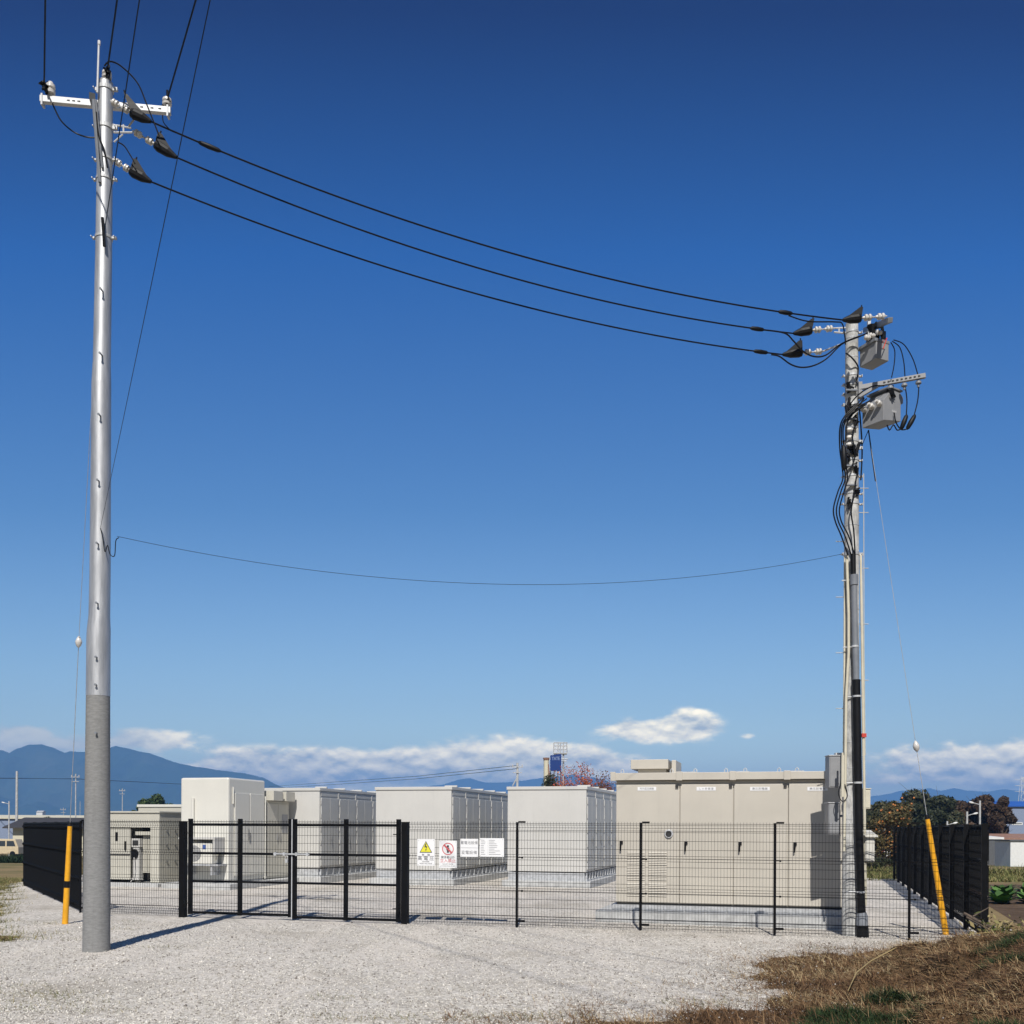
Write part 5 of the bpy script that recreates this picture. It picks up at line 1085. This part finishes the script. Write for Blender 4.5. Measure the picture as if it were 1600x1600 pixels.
Zt = 62; zg = gz(Zt); X0 = txy(1352, Zt); t = thing('parked_truck', 'white truck with a red stripe half hidden behind the persimmon tree', 'truck', (X0 + 1, Zt, zg))
m = MB(); m.box(X0 - .6, X0 + 1.25, Zt, Zt + 1.8, zg + .85, zg + 2.35); m.build('cargo_box', M_wallw, t, .03)
m = MB(); m.prism([(X0 + 1.32, zg + .55), (X0 + 2.7, zg + .55), (X0 + 2.68, zg + 1.2), (X0 + 2.35, zg + 2.0), (X0 + 1.32, zg + 2.05)], 'y', Zt + .1, Zt + 1.7); m.build('cab', M_wallw, t, .04)
m = MB(); m.prism([(X0 + 1.6, zg + 1.3), (X0 + 2.5, zg + 1.3), (X0 + 2.25, zg + 1.85), (X0 + 1.6, zg + 1.85)], 'y', Zt + .085, Zt + .098); m.build('window', M_glass, t)
m = MB(); m.box(X0 - .6, X0 + 1.25, Zt - .012, Zt - .002, zg + 1.0, zg + 1.14); m.build('stripe', mat('stripe_red', (.45, .03, .08), .5), t)
m = MB(); m.box(X0 - .6, X0 + 2.6, Zt + .2, Zt + 1.6, zg + .5, zg + .84); m.build('chassis', M_dark, t)
for dx in (-.1, 2.1): m = MB(); m.tube([(X0 + dx, Zt + .02, zg + .32), (X0 + dx, Zt + .25, zg + .32)], .32, 14); m.build('wheel', M_blackp, t)
# tower with blue sign
Z = 118; t = thing('sign_tower', 'distant steel tower with a blue sign board behind the third container', 'tower', (txy(868, Z), Z, gz(Z)))
m = MB(); Xa, Xb = txy(853, Z), txy(882, Z)
m.tube([(Xa, Z, gz(Z)), (Xa, Z, zat(853, 1188, Z))], .3, 12); m.build('silo_column', M_wallc, t)
m = MB(); m.lathe((Xa, Z, zat(853, 1192, Z)), (Xa, Z, zat(853, 1184, Z)), [(0, .15), (.6, .35), (1, .4)], 10); m.tube([(Xa + .2, Z - .1, zat(853, 1194, Z)), (Xa + .9, Z - .1, gz(Z) + 4)], .12, 6); m.build('hopper', M_rust, t)
m = MB(); Xs0, Xs1 = txy(859, Z), txy(876, Z); zs0, zs1 = zat(868, 1205, Z), zat(868, 1178.5, Z); m.add([(Xs0, Z - .3, zs0), (Xs1, Z - .8, zs0), (Xs1, Z - .8, zs1), (Xs0, Z - .3, zs1 - .15), (Xs0, Z - .15, zs0), (Xs1, Z - .65, zs0), (Xs1, Z - .65, zs1), (Xs0, Z - .15, zs1 - .15)], [(0, 1, 2, 3), (4, 7, 6, 5), (0, 4, 5, 1), (1, 5, 6, 2), (2, 6, 7, 3), (3, 7, 4, 0)]); sg = m.build('sign_board', M_blue, t)
m = MB(); text(m, 'TATE', .55, ((Xs0 + Xs1) / 2, Z - .59, zs1 - .55), (Xs1 - Xs0, -.5, 0), Z3, sx=.75); m.build('lettering', mat('sign_pale', (.35, .45, .7)), sg)
m = MB()
for x in (859.5, 865, 871, 875.5): m.tube([(txy(x, Z), Z - .4, gz(Z)), (txy(x, Z), Z - .4, zs0 + .1)], .07, 6)
m.build('sign_leg', M_walld, t)
m = MB(); zc0, zc1 = zat(875, 1176.5, Z), zat(875, 1160, Z); c0, c1 = txy(865, Z), txy(885.5, Z)
for x in (c0, c0 + .5, (c0 + c1) / 2, c1 - .4, c1):
    for y in (Z, Z + 1.2): m.tube([(x, y, zc0), (x, y, zc1)], .035, 5)
for z in (zc0, zc0 + .45, zc0 + .85, zc1):
    for y in (Z, Z + 1.2): m.tube([(c0, y, z), (c1, y, z)], .035, 5)
m.box(c0, c1, Z, Z + 1.2, zc0 - .1, zc0 - .02); m.build('platform_cage', M_galvm, t)
m = MB(); m.tube([(txy(880, Z), Z + .3, gz(Z)), (txy(880, Z), Z + .3, zc0)], .1, 8); m.tube([(Xs1, Z, zat(868, 1186, Z)), (txy(887, Z), Z, zat(868, 1186, Z))], .06, 6); m.tube([(Xs1, Z, zat(868, 1189, Z)), (txy(885, Z), Z, zat(868, 1189, Z))], .05, 6); m.build('mast', M_galvm, t)
# pylon far right
Z = 700; t = thing('transmission_tower', 'faint lattice transmission tower above the blue roof at the right edge', 'pylon', (txy(1597, Z), Z, gz(Z))); m = MB(); X = txy(1597, Z); z1 = zat(1597, 1214, Z); zg = gz(Z)
for s in (-1, 1):
    for q in (-1, 1): m.tube([(X + s * 3.5, Z + q * 3.5, zg), (X + s * .6, Z + q * .6, z1)], .16, 4)
zz = np.linspace(zg, z1, 10)
for i in range(9):
    w0 = 3.5 - 2.9 * i / 9.; w1_ = 3.5 - 2.9 * (i + 1) / 9.
    m.tube([(X - w0, Z - w0, zz[i]), (X + w1_, Z - w1_, zz[i + 1])], .1, 4); m.tube([(X + w0, Z - w0, zz[i]), (X - w1_, Z - w1_, zz[i + 1])], .1, 4)
m.build('lattice', M_wallw, t)
m = MB()
for z in (z1 - 2, z1 - 6, z1 - 10): m.tube([(X - 5, Z, z), (X + 5, Z, z)], .14, 4)
m.build('crossarm', M_wallw, t)
# distant houses on the plain
proto = None; hx = [(36, 1266), (52, 1270), (64, 1262), (70, 1272), (80, 1271), (92, 1268), (104, 1272), (110, 1266), (124, 1270), (200, 1262), (8, 1270), (20, 1273), (-20, 1268), (44, 1274), (86, 1275), (98, 1274)]
for k, (x, y) in enumerate(hx):
    Zh = 900 - (y - 1246) * 14 + random.uniform(-30, 30); X = txy(x, Zh); z_ = -2.2 + max(0, (hz(x) - y) / F * Zh + EYE - 5 + 2.2)
    if proto is None:
        proto = thing('distant_house', '', 'house', (0, 0, 0)); m = MB(); m.box(-4.5, 4.5, -4, 4, -12, 4.2); m.build('wall', M_wallw, proto); m = MB()
        m.add([(-5, -4.6, 4.2), (5, -4.6, 4.2), (5, 4.6, 4.2), (-5, 4.6, 4.2), (-5, 0, 6.4), (5, 0, 6.4)], [(0, 1, 5, 4), (2, 3, 4, 5), (3, 0, 4), (1, 2, 5), (0, 3, 2, 1)]); m.build('roof', M_plinth, proto); o = proto
    else:
        o = proto.copy(); link(o)
        for ch in proto.children: c = ch.copy(); link(c); c.parent = o
    o.location = (X, Zh, z_); o.rotation_euler = (0, 0, random.uniform(-.5, .5)); s = random.uniform(.28, .6); o.scale = (s, s, s)
    tag(o, 'tiny pale house on the hazy plain at the foot of the mountain', 'house', 'distant houses below the mountain')
